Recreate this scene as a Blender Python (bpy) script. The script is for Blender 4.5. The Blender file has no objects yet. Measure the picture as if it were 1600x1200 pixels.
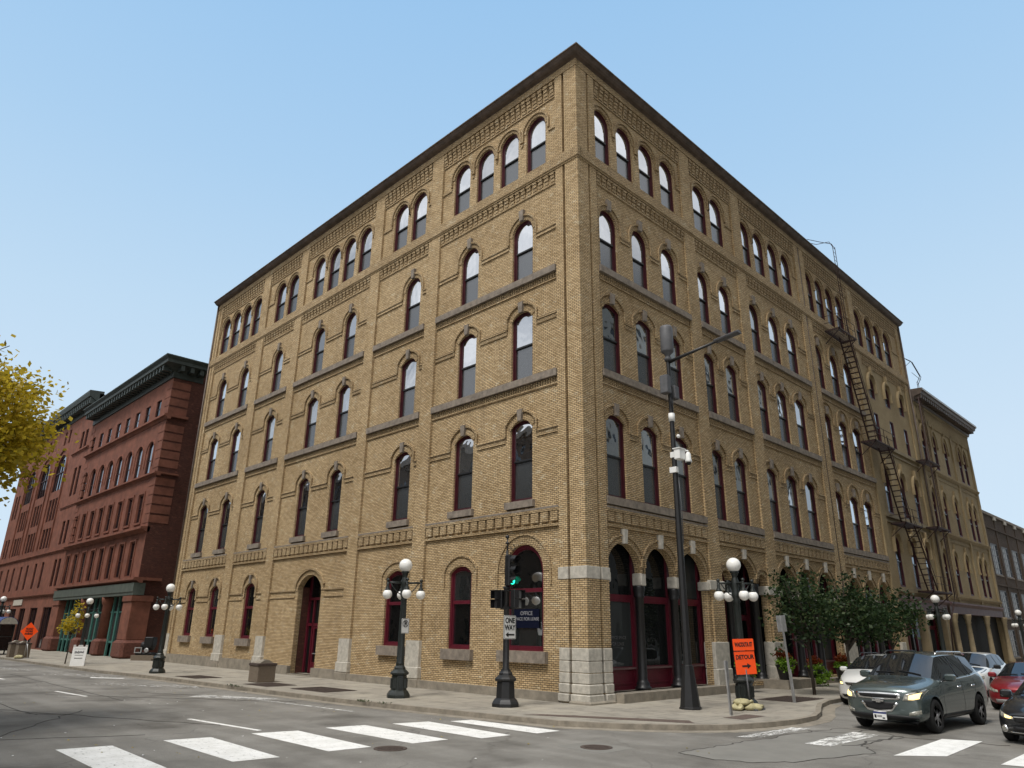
import bpy, bmesh, math, random
from math import radians as RAD, sin, cos, pi, sqrt, atan2
from mathutils import Vector, Matrix
from mathutils.geometry import tessellate_polygon
from mathutils.bvhtree import BVHTree
random.seed(7)
SC = bpy.context.scene
COL = SC.collection

# ------------------------------------------------------------------ materials
def nmat(name):
    m = bpy.data.materials.new(name); m.use_nodes = True
    nt = m.node_tree; b = nt.nodes['Principled BSDF']
    return m, nt, b
def N(nt, t, **kw):
    n = nt.nodes.new('ShaderNode' + t)
    for k, v in kw.items():
        if k in n.inputs: n.inputs[k].default_value = v
        else: setattr(n, k, v)
    return n
def ramp(nt, fac, stops):
    r = nt.nodes.new('ShaderNodeValToRGB')
    e = r.color_ramp.elements
    while len(e) < len(stops): e.new(.5)
    for i, (p, c) in enumerate(stops):
        e[i].position = p; e[i].color = (c[0], c[1], c[2], 1) if len(c) == 3 else c
    nt.links.new(fac, r.inputs[0]); return r
def mixc(nt, a, b, fac, mode='MIX'):
    m = nt.nodes.new('ShaderNodeMix'); m.data_type = 'RGBA'; m.blend_type = mode
    for s, v in ((0, fac), (6, a), (7, b)):
        if hasattr(v, 'is_linked') or hasattr(v, 'links'): nt.links.new(v, m.inputs[s])
        elif s == 0: m.inputs[0].default_value = v
        else: m.inputs[s].default_value = (v[0], v[1], v[2], 1)
    return m.outputs[2]
def coords(nt, kind='Object', scale=None):
    tc = nt.nodes.new('ShaderNodeTexCoord'); o = tc.outputs[kind]
    if scale:
        mp = nt.nodes.new('ShaderNodeMapping'); mp.inputs['Scale'].default_value = scale
        nt.links.new(o, mp.inputs[0]); o = mp.outputs[0]
    return o
def geopos(nt):
    return nt.nodes.new('ShaderNodeNewGeometry').outputs['Position']
def bump(nt, b, h, strength=.3, dist=.02):
    bp = N(nt, 'Bump'); bp.inputs['Strength'].default_value = strength; bp.inputs['Distance'].default_value = dist
    nt.links.new(h, bp.inputs['Height']); nt.links.new(bp.outputs[0], b.inputs['Normal'])
def plain(name, c, rough=.6, var=.25, scale=3., metal=0., spec=.4, bumps=.0, coat=0., detail=6):
    m, nt, b = nmat(name)
    p = geopos(nt)
    n = N(nt, 'TexNoise', Scale=scale, Detail=detail, Roughness=.65); nt.links.new(p, n.inputs['Vector'])
    lo = [x * (1 - var) for x in c]; hi = [min(1, x * (1 + var)) for x in c]
    r = ramp(nt, n.outputs[0], [(.28, lo), (.72, hi)])
    nt.links.new(r.outputs[0], b.inputs['Base Color'])
    b.inputs['Roughness'].default_value = rough; b.inputs['Metallic'].default_value = metal
    b.inputs['Specular IOR Level'].default_value = spec
    if coat: b.inputs['Coat Weight'].default_value = coat; b.inputs['Coat Roughness'].default_value = .04
    if bumps: bump(nt, b, n.outputs[0], bumps, .02)
    return m
def brick_mat(name, c1, c2, mortar, bw=.212, rh=.0715, ms=.009, stain=.45, pale=(.62, .5, .3), grime=(.16, .12, .08), sat=1., lowred=None):
    m, nt, b = nmat(name)
    uv = coords(nt, 'UV')
    w = N(nt, 'TexNoise', Scale=9., Detail=2.); nt.links.new(uv, w.inputs['Vector'])
    add = N(nt, 'VectorMath', operation='MULTIPLY_ADD')
    nt.links.new(w.outputs['Color'], add.inputs[0]); add.inputs[1].default_value = (.012, .012, 0); nt.links.new(uv, add.inputs[2])
    br = N(nt, 'TexBrick', Scale=1.)
    br.inputs['Brick Width'].default_value = bw; br.inputs['Row Height'].default_value = rh
    br.inputs['Mortar Size'].default_value = ms; br.inputs['Mortar Smooth'].default_value = .3; br.inputs['Bias'].default_value = 0.
    nt.links.new(add.outputs[0], br.inputs['Vector'])
    br.inputs['Color1'].default_value = (*c1, 1); br.inputs['Color2'].default_value = (*c2, 1); br.inputs['Mortar'].default_value = (*mortar, 1)
    # second brick layer at the same spacing picks a few pale and a few burnt bricks
    b2 = N(nt, 'TexBrick', Scale=1.)
    b2.inputs['Brick Width'].default_value = bw; b2.inputs['Row Height'].default_value = rh; b2.inputs['Mortar Size'].default_value = 0.
    b2.inputs['Color1'].default_value = (0, 0, 0, 1); b2.inputs['Color2'].default_value = (1, 1, 1, 1)
    nt.links.new(add.outputs[0], b2.inputs['Vector'])
    sc_ = N(nt, 'TexNoise', Scale=2.3, Detail=3.); nt.links.new(uv, sc_.inputs['Vector'])
    pk = N(nt, 'Math', operation='MULTIPLY'); nt.links.new(b2.outputs['Color'], pk.inputs[0]); nt.links.new(sc_.outputs[0], pk.inputs[1])
    rp = ramp(nt, pk.outputs[0], [(.44, (0, 0, 0)), (.6, (1, 1, 1))])
    inv = N(nt, 'Math', operation='MULTIPLY'); inv.inputs[1].default_value = .7
    nt.links.new(rp.outputs[0], inv.inputs[0])
    notm = N(nt, 'Math', operation='MULTIPLY'); one = N(nt, 'Math', operation='SUBTRACT'); one.inputs[0].default_value = 1.
    nt.links.new(br.outputs['Fac'], one.inputs[1]); nt.links.new(one.outputs[0], notm.inputs[0]); nt.links.new(inv.outputs[0], notm.inputs[1])
    col = mixc(nt, br.outputs['Color'], pale, notm.outputs[0])
    big = N(nt, 'TexNoise', Scale=.24, Detail=9., Roughness=.72); nt.links.new(uv, big.inputs['Vector'])
    rb = ramp(nt, big.outputs[0], [(.40, (1, 1, 1)), (.62, (0, 0, 0))])
    st = N(nt, 'Math', operation='MULTIPLY'); st.inputs[1].default_value = stain; nt.links.new(rb.outputs[0], st.inputs[0])
    dk = N(nt, 'Mix', data_type='RGBA', blend_type='MULTIPLY'); nt.links.new(st.outputs[0], dk.inputs[0]); nt.links.new(col, dk.inputs[6]); dk.inputs[7].default_value = (.60, .56, .50, 1)
    # vertical rain streaks
    mp = N(nt, 'Mapping'); mp.inputs['Scale'].default_value = (2.2, .12, 1); nt.links.new(uv, mp.inputs[0])
    sk = N(nt, 'TexNoise', Scale=1., Detail=6., Roughness=.7); nt.links.new(mp.outputs[0], sk.inputs['Vector'])
    rs = ramp(nt, sk.outputs[0], [(.55, (0, 0, 0)), (.8, (1, 1, 1))])
    s2 = N(nt, 'Math', operation='MULTIPLY'); s2.inputs[1].default_value = stain * 1.1; nt.links.new(rs.outputs[0], s2.inputs[0])
    fin = mixc(nt, dk.outputs[2], grime, s2.outputs[0])
    nt.links.new(fin, b.inputs['Base Color'])
    b.inputs['Roughness'].default_value = .85; b.inputs['Specular IOR Level'].default_value = .25
    bump(nt, b, one.outputs[0], .7, .012)
    return m
MAT = {}
MAT['brick'] = brick_mat('yellow_brick', (.71, .53, .305), (.45, .315, .16), (.08, .06, .042), ms=.0125, pale=(.84, .72, .50))
MAT['brick2'] = brick_mat('yellow_brick_trim', (.62, .465, .27), (.41, .29, .155), (.07, .052, .036), ms=.012, stain=.55, pale=(.78, .66, .45))
MAT['paintbrick'] = brick_mat('painted_brick', (.42, .33, .195), (.38, .295, .17), (.30, .23, .13), stain=.7, pale=(.45, .35, .2), grime=(.2, .15, .09))
MAT['redbrick'] = brick_mat('red_brick', (.14, .052, .037), (.09, .035, .026), (.05, .03, .025), pale=(.24, .09, .06), grime=(.06, .025, .02))
MAT['brownbrick'] = brick_mat('brown_brick', (.105, .07, .047), (.075, .05, .034), (.055, .044, .034), pale=(.17, .12, .08), grime=(.05, .04, .03))
MAT['sandstone'] = plain('red_sandstone', (.185, .070, .044), .85, .36, 1.3, bumps=.3, detail=10)
MAT['roughsandstone'] = plain('rough_sandstone', (.13, .05, .035), .9, .45, 6, bumps=1.)
MAT['lime'] = plain('limestone', (.46, .43, .37), .85, .28, 5, bumps=.6)
MAT['sill'] = plain('brownstone_sill', (.22, .185, .15), .85, .4, 4, bumps=.3)
MAT['plinth'] = plain('plinth_stone', (.25, .22, .175), .85, .3, 2.5, bumps=.3)
MAT['maroon'] = plain('dark_maroon_paint', (.032, .008, .009), .5, .2, 4)
MAT['burgdark'] = plain('dark_burgundy_paint', (.055, .007, .012), .5, .3, 4)  # darker burgundy for every frame but the shop-style windows
MAT['burg'] = plain('burgundy_paint', (.10, .010, .020), .38, .2, 4)
MAT['black'] = plain('black_iron', (.013, .013, .014), .42, .3, 8, spec=.5)
MAT['dkgreen'] = plain('dark_green_iron', (.016, .020, .018), .45, .3, 8, spec=.5)
MAT['rust'] = plain('rusty_dark_iron', (.035, .016, .014), .7, .5, 6)
MAT['cornice'] = plain('weathered_copper_gutter', (.115, .088, .072), .55, .45, 2.2, metal=.25)
MAT['greencornice'] = plain('green_black_cornice', (.035, .045, .040), .6, .3, 3)
MAT['greenbeam'] = plain('grey_green_beam', (.085, .10, .085), .7, .25, 2)
MAT['greenpaint'] = plain('green_storefront_paint', (.06, .17, .145), .5, .2, 3)
MAT['mauve'] = plain('mauve_paint', (.13, .075, .075), .6, .25, 2)
MAT['beige'] = plain('beige_paint', (.25, .195, .115), .75, .22, 1.5, bumps=.1)
MAT['dark'] = plain('dark_interior', (.012, .011, .010), .9, .3, 2)
MAT['roof'] = plain('tar_roof', (.05, .05, .05), .9, .3, 1)
MAT['white'] = plain('white_paint', (.8, .8, .78), .5, .06, 3)
MAT['globe'] = plain('opal_glass_globe', (.86, .85, .81), .22, .03, 3, spec=.5)
MAT['steel'] = plain('galvanised_steel', (.42, .42, .42), .5, .2, 5, metal=.6)
MAT['greypaint'] = plain('grey_paint', (.10, .10, .105), .5, .2, 5)
MAT['orange'] = plain('orange_sign_face', (.95, .085, .008), .45, .06, 2)
MAT['signwhite'] = plain('sign_white', (.78, .78, .76), .5, .06, 4)
MAT['ink'] = plain('sign_ink', (.01, .01, .01), .6, .1, 4)
MAT['redink'] = plain('sign_red', (.55, .02, .02), .6, .1, 4)
MAT['sandbag'] = plain('sandbag_canvas', (.42, .38, .22), .9, .3, 7, bumps=.4)
MAT['bark'] = plain('bark', (.06, .048, .038), .9, .4, 12, bumps=.6)
MAT['tyre'] = plain('tyre_rubber', (.012, .012, .012), .85, .2, 6)
MAT['rim'] = plain('alloy_rim', (.42, .42, .43), .35, .1, 4, metal=.35)
MAT['chrome'] = plain('chrome', (.78, .78, .78), .12, .04, 2, metal=1.)
MAT['blackplastic'] = plain('black_plastic', (.012, .012, .013), .5, .2, 8)
MAT['planterc'] = plain('exposed_aggregate', (.17, .135, .10), .9, .45, 28, bumps=.6)
MAT['blue'] = plain('blue_shelter_roof', (.025, .04, .16), .45, .15, 2)
MAT['flag'] = plain('maroon_flag', (.16, .01, .03), .8, .2, 3)
MAT['grate'] = plain('rusty_tree_grate', (.075, .055, .045), .85, .4, 14, bumps=.5)
MAT['posterblue'] = plain('blue_poster', (.004, .006, .02), .3, .1, 2)
MAT['dimtext'] = plain('dim_lettering', (.28, .28, .30), .6, .2, 6)  # white lettering, its dimness behind the glass put into the grey
MAT['yellowlens'] = plain('amber', (.8, .5, .1), .3, .1, 2)
def carpaint(name, c, metal=.0, rough=.35):
    return plain(name, c, rough, .05, 1.5, metal=metal, coat=1., spec=.5)
MAT['suvpaint'] = carpaint('grey_green_car_paint', (.095, .122, .120), .55, .25)
MAT['whitecar'] = carpaint('white_car_paint', (.72, .72, .70))
MAT['redcar'] = carpaint('red_car_paint', (.22, .006, .012), .3)
MAT['blackcar'] = carpaint('black_car_paint', (.010, .011, .013), .2)
def glass(name, refl, base, rough=.02, wav=.0, tint=(.92, .95, 1.), gain=.5):
    m, nt, b = nmat(name)
    nt.nodes.remove(b)
    out = nt.nodes['Material Output']
    g = N(nt, 'BsdfGlossy'); g.inputs['Roughness'].default_value = rough; g.inputs['Color'].default_value = (*tint, 1)
    d = N(nt, 'BsdfDiffuse'); d.inputs['Color'].default_value = (*base, 1)
    lw = N(nt, 'LayerWeight', Blend=.35)
    mr = N(nt, 'MapRange'); mr.inputs['To Min'].default_value = refl; mr.inputs['To Max'].default_value = min(1, refl + gain)
    nt.links.new(lw.outputs['Fresnel'], mr.inputs[0])
    mx = N(nt, 'MixShader'); nt.links.new(mr.outputs[0], mx.inputs[0]); nt.links.new(d.outputs[0], mx.inputs[1]); nt.links.new(g.outputs[0], mx.inputs[2])
    nt.links.new(mx.outputs[0], out.inputs[0])
    if wav:
        oi = N(nt, 'ObjectInfo')
        rr = ramp(nt, oi.outputs['Random'], [(0, [x * .5 for x in base]), (.55, base), (.75, [x * 2.2 for x in base]), (1., [min(.2, x * 4.5) for x in base])]); nt.links.new(rr.outputs[0], d.inputs['Color'])
        r3 = ramp(nt, oi.outputs['Random'], [(0, (.42, .42, .42)), (.45, (1, 1, 1)), (.8, (.95, .95, .95)), (1, (.6, .6, .6))]); mu = N(nt, 'Math', operation='MULTIPLY'); nt.links.new(mr.outputs[0], mu.inputs[0]); nt.links.new(r3.outputs[0], mu.inputs[1]); nt.links.new(mu.outputs[0], mx.inputs[0])
        n = N(nt, 'TexNoise', Scale=.9, Detail=2.); nt.links.new(geopos(nt), n.inputs['Vector'])
        bp = N(nt, 'Bump'); bp.inputs['Strength'].default_value = wav; bp.inputs['Distance'].default_value = .06
        nt.links.new(n.outputs[0], bp.inputs['Height']); nt.links.new(bp.outputs[0], g.inputs['Normal'])
    return m
MAT['glass'] = glass('window_glass', .40, (.03, .032, .033), wav=.22, gain=.35)
MAT['screen'] = glass('screened_glass', .04, (.045, .048, .049), .22, gain=.14)
MAT['shopglass'] = glass('shop_glass', .04, (.010, .011, .011), wav=.2, gain=.4)
MAT['carglass'] = glass('car_glass', .12, (.012, .014, .015))
MAT['paleglass'] = glass('wired_glass', .06, (.40, .40, .39), .2, gain=.2)
def emit(name, c, s):
    m, nt, b = nmat(name)
    b.inputs['Base Color'].default_value = (*c, 1); b.inputs['Emission Color'].default_value = (*c, 1); b.inputs['Emission Strength'].default_value = s
    return m
MAT['headlamp'] = emit('lit_headlamp', (1., .70, .25), 1.7)
MAT['greenlamp'] = emit('lit_green_signal', (.02, .95, .55), 1.6)
def lens_mat():
    m, nt, b = nmat('headlamp_lens')
    n = N(nt, 'TexVoronoi', Scale=14.); nt.links.new(geopos(nt), n.inputs['Vector'])
    r = ramp(nt, n.outputs[0], [(.0, (.62, .6, .5)), (.6, (.22, .21, .18))])
    nt.links.new(r.outputs[0], b.inputs['Base Color']); b.inputs['Roughness'].default_value = .12; b.inputs['Coat Weight'].default_value = 1.
    return m
MAT['lens'] = lens_mat()
def leaf_mat(name, cols, trans=.35):
    m, nt, b = nmat(name)
    nt.nodes.remove(b); out = nt.nodes['Material Output']
    uv = coords(nt, 'UV')
    r = ramp(nt, N(nt, 'SeparateXYZ').outputs[0], cols)
    sep = [x for x in nt.nodes if x.bl_idname == 'ShaderNodeSeparateXYZ'][0]
    nt.links.new(uv, sep.inputs[0])
    d = N(nt, 'BsdfDiffuse'); t = N(nt, 'BsdfTranslucent'); g = N(nt, 'BsdfGlossy'); g.inputs['Roughness'].default_value = .45
    nt.links.new(r.outputs[0], d.inputs[0]); nt.links.new(r.outputs[0], t.inputs[0])
    m1 = N(nt, 'MixShader'); m1.inputs[0].default_value = trans; nt.links.new(d.outputs[0], m1.inputs[1]); nt.links.new(t.outputs[0], m1.inputs[2])
    m2 = N(nt, 'MixShader'); m2.inputs[0].default_value = .015; nt.links.new(m1.outputs[0], m2.inputs[1]); nt.links.new(g.outputs[0], m2.inputs[2])
    nt.links.new(m2.outputs[0], out.inputs[0])
    return m
MAT['leafgreen'] = leaf_mat('green_leaves', [(0, (.014, .03, .012)), (.5, (.03, .055, .02)), (1, (.07, .095, .035))])
MAT['leafyellow'] = leaf_mat('yellow_leaves', [(0, (.24, .19, .015)), (.5, (.50, .38, .03)), (1, (.72, .54, .06))], .5)
MAT['leaflime'] = leaf_mat('lime_leaves', [(0, (.1, .2, .02)), (1, (.22, .36, .04))])
MAT['leaforange'] = leaf_mat('orange_flowers', [(0, (.10, .022, .008)), (1, (.22, .05, .012))])
def asphalt():
    m, nt, b = nmat('worn_asphalt')
    p = geopos(nt)
    fine = N(nt, 'TexNoise', Scale=55., Detail=5., Roughness=.8); nt.links.new(p, fine.inputs['Vector'])
    mid = N(nt, 'TexNoise', Scale=.55, Detail=8., Roughness=.65); nt.links.new(p, mid.inputs['Vector'])
    c1 = ramp(nt, mid.outputs[0], [(.3, (.155, .146, .130)), (.5, (.20, .190, .171)), (.7, (.255, .243, .22))])
    sp = ramp(nt, fine.outputs[0], [(.30, (.45, .44, .43)), (.5, (1, 1, 1)), (.70, (1.6, 1.6, 1.57))])
    c = mixc(nt, c1.outputs[0], sp.outputs[0], .75, 'MULTIPLY')
    # wheel-track streaks along the left street, plus cracks
    mp = N(nt, 'Mapping'); mp.inputs['Scale'].default_value = (.9, .035, 1); nt.links.new(p, mp.inputs[0])
    st = N(nt, 'TexNoise', Scale=1.4, Detail=5.); nt.links.new(mp.outputs[0], st.inputs['Vector'])
    rs = ramp(nt, st.outputs[0], [(.4, (.86, .85, .84)), (.62, (1.1, 1.1, 1.1))])
    c = mixc(nt, c, rs.outputs[0], .8, 'MULTIPLY')
    wob = N(nt, 'TexNoise', Scale=.8, Detail=6.); nt.links.new(p, wob.inputs['Vector'])
    ad = N(nt, 'VectorMath', operation='MULTIPLY_ADD'); nt.links.new(wob.outputs['Color'], ad.inputs[0]); ad.inputs[1].default_value = (1.6, 1.6, 0); nt.links.new(p, ad.inputs[2])
    vo = N(nt, 'TexVoronoi', feature='DISTANCE_TO_EDGE', Scale=.16); nt.links.new(ad.outputs[0], vo.inputs['Vector'])
    gate = N(nt, 'TexNoise', Scale=.22, Detail=2.); nt.links.new(p, gate.inputs['Vector'])
    rg = ramp(nt, gate.outputs[0], [(.46, (1, 1, 1)), (.56, (0, 0, 0))])
    rv = ramp(nt, vo.outputs[0], [(.0, (1, 1, 1)), (.0045, (0, 0, 0))])
    cf = N(nt, 'Math', operation='MULTIPLY'); nt.links.new(rg.outputs[0], cf.inputs[0]); nt.links.new(rv.outputs[0], cf.inputs[1])
    cm = N(nt, 'Math', operation='MULTIPLY'); cm.inputs[1].default_value = .45; nt.links.new(cf.outputs[0], cm.inputs[0])
    c = mixc(nt, c, (.035, .03, .027), cm.outputs[0])
    oi = N(nt, 'TexNoise', Scale=.33, Detail=4., Roughness=.55); nt.links.new(p, oi.inputs['Vector'])
    ro = ramp(nt, oi.outputs[0], [(.36, (.62, .61, .6)), (.47, (1, 1, 1)), (.6, (1, 1, 1)), (.7, (1.16, 1.15, 1.13))])
    c = mixc(nt, c, ro.outputs[0], .9, 'MULTIPLY')
    nt.links.new(c, b.inputs['Base Color']); b.inputs['Roughness'].default_value = .88; b.inputs['Specular IOR Level'].default_value = .3
    bump(nt, b, fine.outputs[0], .5, .01)
    return m
MAT['asphalt'] = asphalt()
def patchmat():
    m = plain('concrete_patch', (.20, .192, .172), .9, .14, 1.2, bumps=.1); return m
MAT['patch'] = patchmat()
def sidewalk():
    m, nt, b = nmat('sidewalk_concrete')
    p = geopos(nt)
    br = N(nt, 'TexBrick', Scale=1., offset=0.)
    br.inputs['Brick Width'].default_value = 1.6; br.inputs['Row Height'].default_value = 1.6; br.inputs['Mortar Size'].default_value = .012
    br.inputs['Color1'].default_value = (.335, .305, .25, 1); br.inputs['Color2'].default_value = (.28, .255, .212, 1); br.inputs['Mortar'].default_value = (.11, .095, .08, 1)
    nt.links.new(p, br.inputs['Vector'])
    n = N(nt, 'TexNoise', Scale=1.1, Detail=9., Roughness=.7); nt.links.new(p, n.inputs['Vector'])
    r = ramp(nt, n.outputs[0], [(.3, (.52, .51, .5)), (.5, (1, 1, 1)), (.72, (1.2, 1.18, 1.15))])
    c = mixc(nt, br.outputs[0], r.outputs[0], .9, 'MULTIPLY')
    nt.links.new(c, b.inputs['Base Color']); b.inputs['Roughness'].default_value = .9
    bump(nt, b, n.outputs[0], .15, .01)
    return m
MAT['sidewalk'] = sidewalk()
MAT['kerb'] = plain('kerb_concrete', (.25, .22, .175), .9, .35, 3, bumps=.4)
MAT['ramp'] = plain('tactile_dark_plate', (.11, .08, .065), .85, .3, 10, bumps=.4)
def roadpaint(name, thr, soft=.06, fine=7., stretch=(1, 1, 1)):
    m, nt, b = nmat(name); out = nt.nodes['Material Output']
    p = geopos(nt)
    mp = N(nt, 'Mapping'); mp.inputs['Scale'].default_value = stretch; nt.links.new(p, mp.inputs[0])
    n = N(nt, 'TexNoise', Scale=fine, Detail=12., Roughness=.8); nt.links.new(mp.outputs[0], n.inputs['Vector'])
    r = ramp(nt, n.outputs[0], [(thr, (0, 0, 0)), (thr + soft, (1, 1, 1))])
    c = N(nt, 'TexNoise', Scale=3., Detail=6.); nt.links.new(p, c.inputs['Vector'])
    rc = ramp(nt, c.outputs[0], [(.3, (.70, .69, .65)), (.6, (.82, .81, .78))])
    nt.links.new(rc.outputs[0], b.inputs['Base Color']); b.inputs['Roughness'].default_value = .75
    t = N(nt, 'BsdfTransparent'); mx = N(nt, 'MixShader')
    nt.links.new(r.outputs[0], mx.inputs[0]); nt.links.new(t.outputs[0], mx.inputs[1]); nt.links.new(b.outputs[0], mx.inputs[2])
    nt.links.new(mx.outputs[0], out.inputs[0])
    return m
MAT['paint'] = roadpaint('crosswalk_paint', .40, .03, 9., (1.6, .7, 1))
MAT['wornpaint'] = roadpaint('worn_paint', .46, .10, 4., (.5, 2.2, 1))
MAT['vwornpaint'] = roadpaint('very_worn_paint', .53, .1, 5., (1.6, .5, 1))

# ------------------------------------------------------------------ mesh builder
def arcpts(cx, w, zs, h, n=12):
    """points from right springing over the top to left springing"""
    if h <= 0.001: return [(cx + w / 2, zs), (cx - w / 2, zs)]
    r = (w * w / 4 + h * h) / (2 * h); zc = zs + h - r
    a = math.asin(min(1, (w / 2) / r))
    if h > w / 2: a = pi - a
    return [(cx + r * sin(a - 2 * a * i / n), zc + r * cos(a - 2 * a * i / n)) for i in range(n + 1)]
def pointed(cx, w, zs, h, n=6):
    # two-centred arch
    R_ = (h * h + w * w / 4) / w
    out = []
    c1 = cx + w / 2 - R_
    a1 = atan2(h, cx - c1)
    for i in range(n + 1): a = a1 * i / n; out.append((c1 + R_ * cos(a), zs + R_ * sin(a)))
    c2 = cx - w / 2 + R_
    for i in range(1, n + 1): a = a1 * (1 - i / n); out.append((c2 - R_ * cos(a), zs + R_ * sin(a)))
    return out
def archpoly(cx, w, z0, zs, h, n=12):
    return [(cx - w / 2, z0), (cx + w / 2, z0)] + arcpts(cx, w, zs, h, n)
class MB:
    def __init__(s, M=None): s.v = []; s.f = []; s.mi = []; s.uv = []; s.sm = []; s.M = M or Matrix.Identity(4)
    def add(s, vs, fs, mi=0, sm=False, uv=None):
        o = len(s.v); vs = [Vector(p) for p in vs]
        s.v += [s.M @ p for p in vs]
        for f in fs:
            s.f.append([o + i for i in f]); s.mi.append(mi); s.sm.append(sm)
            if uv is not None: s.uv.append([uv] * len(f)); continue
            P = [vs[i] for i in f]
            nx = ny = nz = 0.
            for i in range(len(P)):
                a, b = P[i], P[(i + 1) % len(P)]
                nx += (a.y - b.y) * (a.z + b.z); ny += (a.z - b.z) * (a.x + b.x); nz += (a.x - b.x) * (a.y + b.y)
            ax, ay, az = abs(nx), abs(ny), abs(nz)
            if ay >= ax and ay >= az: s.uv.append([(p.x, p.z) for p in P])
            elif ax >= az: s.uv.append([(p.y, p.z) for p in P])
            else: s.uv.append([(p.x, p.y) for p in P])
    def box(s, x0, x1, y0, y1, z0, z1, mi=0):
        s.add([(x0, y0, z0), (x1, y0, z0), (x1, y1, z0), (x0, y1, z0), (x0, y0, z1), (x1, y0, z1), (x1, y1, z1), (x0, y1, z1)],
              [(0, 3, 2, 1), (4, 5, 6, 7), (0, 1, 5, 4), (1, 2, 6, 5), (2, 3, 7, 6), (3, 0, 4, 7)], mi)
    def bevbox(s, x0, x1, y0, y1, z0, z1, b=.02, mi=0):
        # box with chamfered edges in plan and a chamfered top
        def ring(i, z): return [(x0 + b + i, y0 + i, z), (x1 - b - i, y0 + i, z), (x1 - i, y0 + b + i, z), (x1 - i, y1 - b - i, z), (x1 - b - i, y1 - i, z), (x0 + b + i, y1 - i, z), (x0 + i, y1 - b - i, z), (x0 + i, y0 + b + i, z)]
        rs = [ring(b, z0), ring(0, z0 + b), ring(0, z1 - b), ring(b, z1)]
        v = sum(rs, []); f = []
        for k in range(3):
            for i in range(8): j = (i + 1) % 8; f.append((k * 8 + i, k * 8 + j, k * 8 + 8 + j, k * 8 + 8 + i))
        f.append(tuple(range(7, -1, -1))); f.append(tuple(range(24, 32)))
        s.add(v, f, mi)
    def prism(s, poly, y0, y1, mi=0):
        n = len(poly)
        v = [(p[0], y0, p[1]) for p in poly] + [(p[0], y1, p[1]) for p in poly]
        f = [tuple(range(n)), tuple(range(2 * n - 1, n - 1, -1))] + [(i, (i + 1) % n, n + (i + 1) % n, n + i) for i in range(n)]
        s.add(v, f, mi)
    def extr(s, prof, s0, s1, mi=0, m0=0, m1=0):
        """profile of (n, z) swept along s; m0/m1 mitre the ends round a corner"""
        n = len(prof)
        v = [(s0 - m0 * p[0], p[0], p[1]) for p in prof] + [(s1 + m1 * p[0], p[0], p[1]) for p in prof]
        f = [(i, (i + 1) % n, n + (i + 1) % n, n + i) for i in range(n)] + [tuple(range(n)), tuple(range(2 * n - 1, n - 1, -1))]
        s.add(v, f, mi)
    def strip(s, path, w, y0, y1, mi=0, closed=False):
        """ribbon of width w along a 2D (s,z) path, thick from y0 to y1"""
        n = len(path); L = []; R = []
        for i in range(n):
            a = Vector(path[i - 1]) if (i > 0 or closed) else None
            p = Vector(path[i]); c = Vector(path[(i + 1) % n]) if (i < n - 1 or closed) else None
            d1 = (p - a).normalized() if a is not None else None; d2 = (c - p).normalized() if c is not None else None
            if d1 is None: d1 = d2
            if d2 is None: d2 = d1
            n1 = Vector((-d1.y, d1.x)); n2 = Vector((-d2.y, d2.x)); m = n1 + n2
            m = m / max(.35, m.dot(n1)) if m.length > 1e-6 else n1
            L.append(p + m * w / 2); R.append(p - m * w / 2)
        v = [(p.x, y0, p.y) for p in L] + [(p.x, y0, p.y) for p in R] + [(p.x, y1, p.y) for p in L] + [(p.x, y1, p.y) for p in R]
        f = []
        for i in range(n if closed else n - 1):
            j = (i + 1) % n
            f += [(i, j, n + j, n + i), (2 * n + i, 3 * n + i, 3 * n + j, 2 * n + j), (i, 2 * n + i, 2 * n + j, j), (n + i, n + j, 3 * n + j, 3 * n + i)]
        if not closed: f += [(0, n, 3 * n, 2 * n), (n - 1, 3 * n - 1, 4 * n - 1, 2 * n - 1)]
        s.add(v, f, mi)
    def panel(s, rect, holes, y, depth, mi=0, mr=None):
        """flat wall at y with holes; every hole gets a reveal 'depth' deep"""
        x0, x1, z0, z1 = rect
        loops = [[(x0, z0), (x1, z0), (x1, z1), (x0, z1)]] + holes
        flat = sum(loops, [])
        tri = tessellate_polygon([[Vector((a, b, 0)) for a, b in l] for l in loops])
        s.add([(a, y, b) for a, b in flat], [tuple(t) for t in tri], mi)
        for h in holes:
            n = len(h)
            s.add([(a, y, b) for a, b in h] + [(a, y - depth, b) for a, b in h], [(i, (i + 1) % n, n + (i + 1) % n, n + i) for i in range(n)], mi if mr is None else mr)
    def sheet(s, poly, y, mi=0):
        s.add([(a, y, b) for a, b in poly], [tuple(range(len(poly)))], mi)
    def tube(s, pts, r, seg=8, mi=0, caps=True):
        pts = [Vector(p) for p in pts]; n = len(pts); rs = r if isinstance(r, (list, tuple)) else [r] * n
        v = []; f = []
        up = Vector((0, 0, 1))
        for i, p in enumerate(pts):
            d = (pts[min(i + 1, n - 1)] - pts[max(i - 1, 0)]).normalized()
            a = d.cross(up)
            if a.length < .05: a = d.cross(Vector((1, 0, 0)))
            a.normalize(); b = a.cross(d)
            for k in range(seg): t = 2 * pi * k / seg; v.append(p + (a * cos(t) + b * sin(t)) * rs[i])
        for i in range(n - 1):
            for k in range(seg): j = (k + 1) % seg; f.append((i * seg + k, i * seg + j, (i + 1) * seg + j, (i + 1) * seg + k))
        if caps: f += [tuple(range(seg - 1, -1, -1)), tuple(range((n - 1) * seg, n * seg))]
        s.add(v, f, mi, seg > 5)
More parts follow.
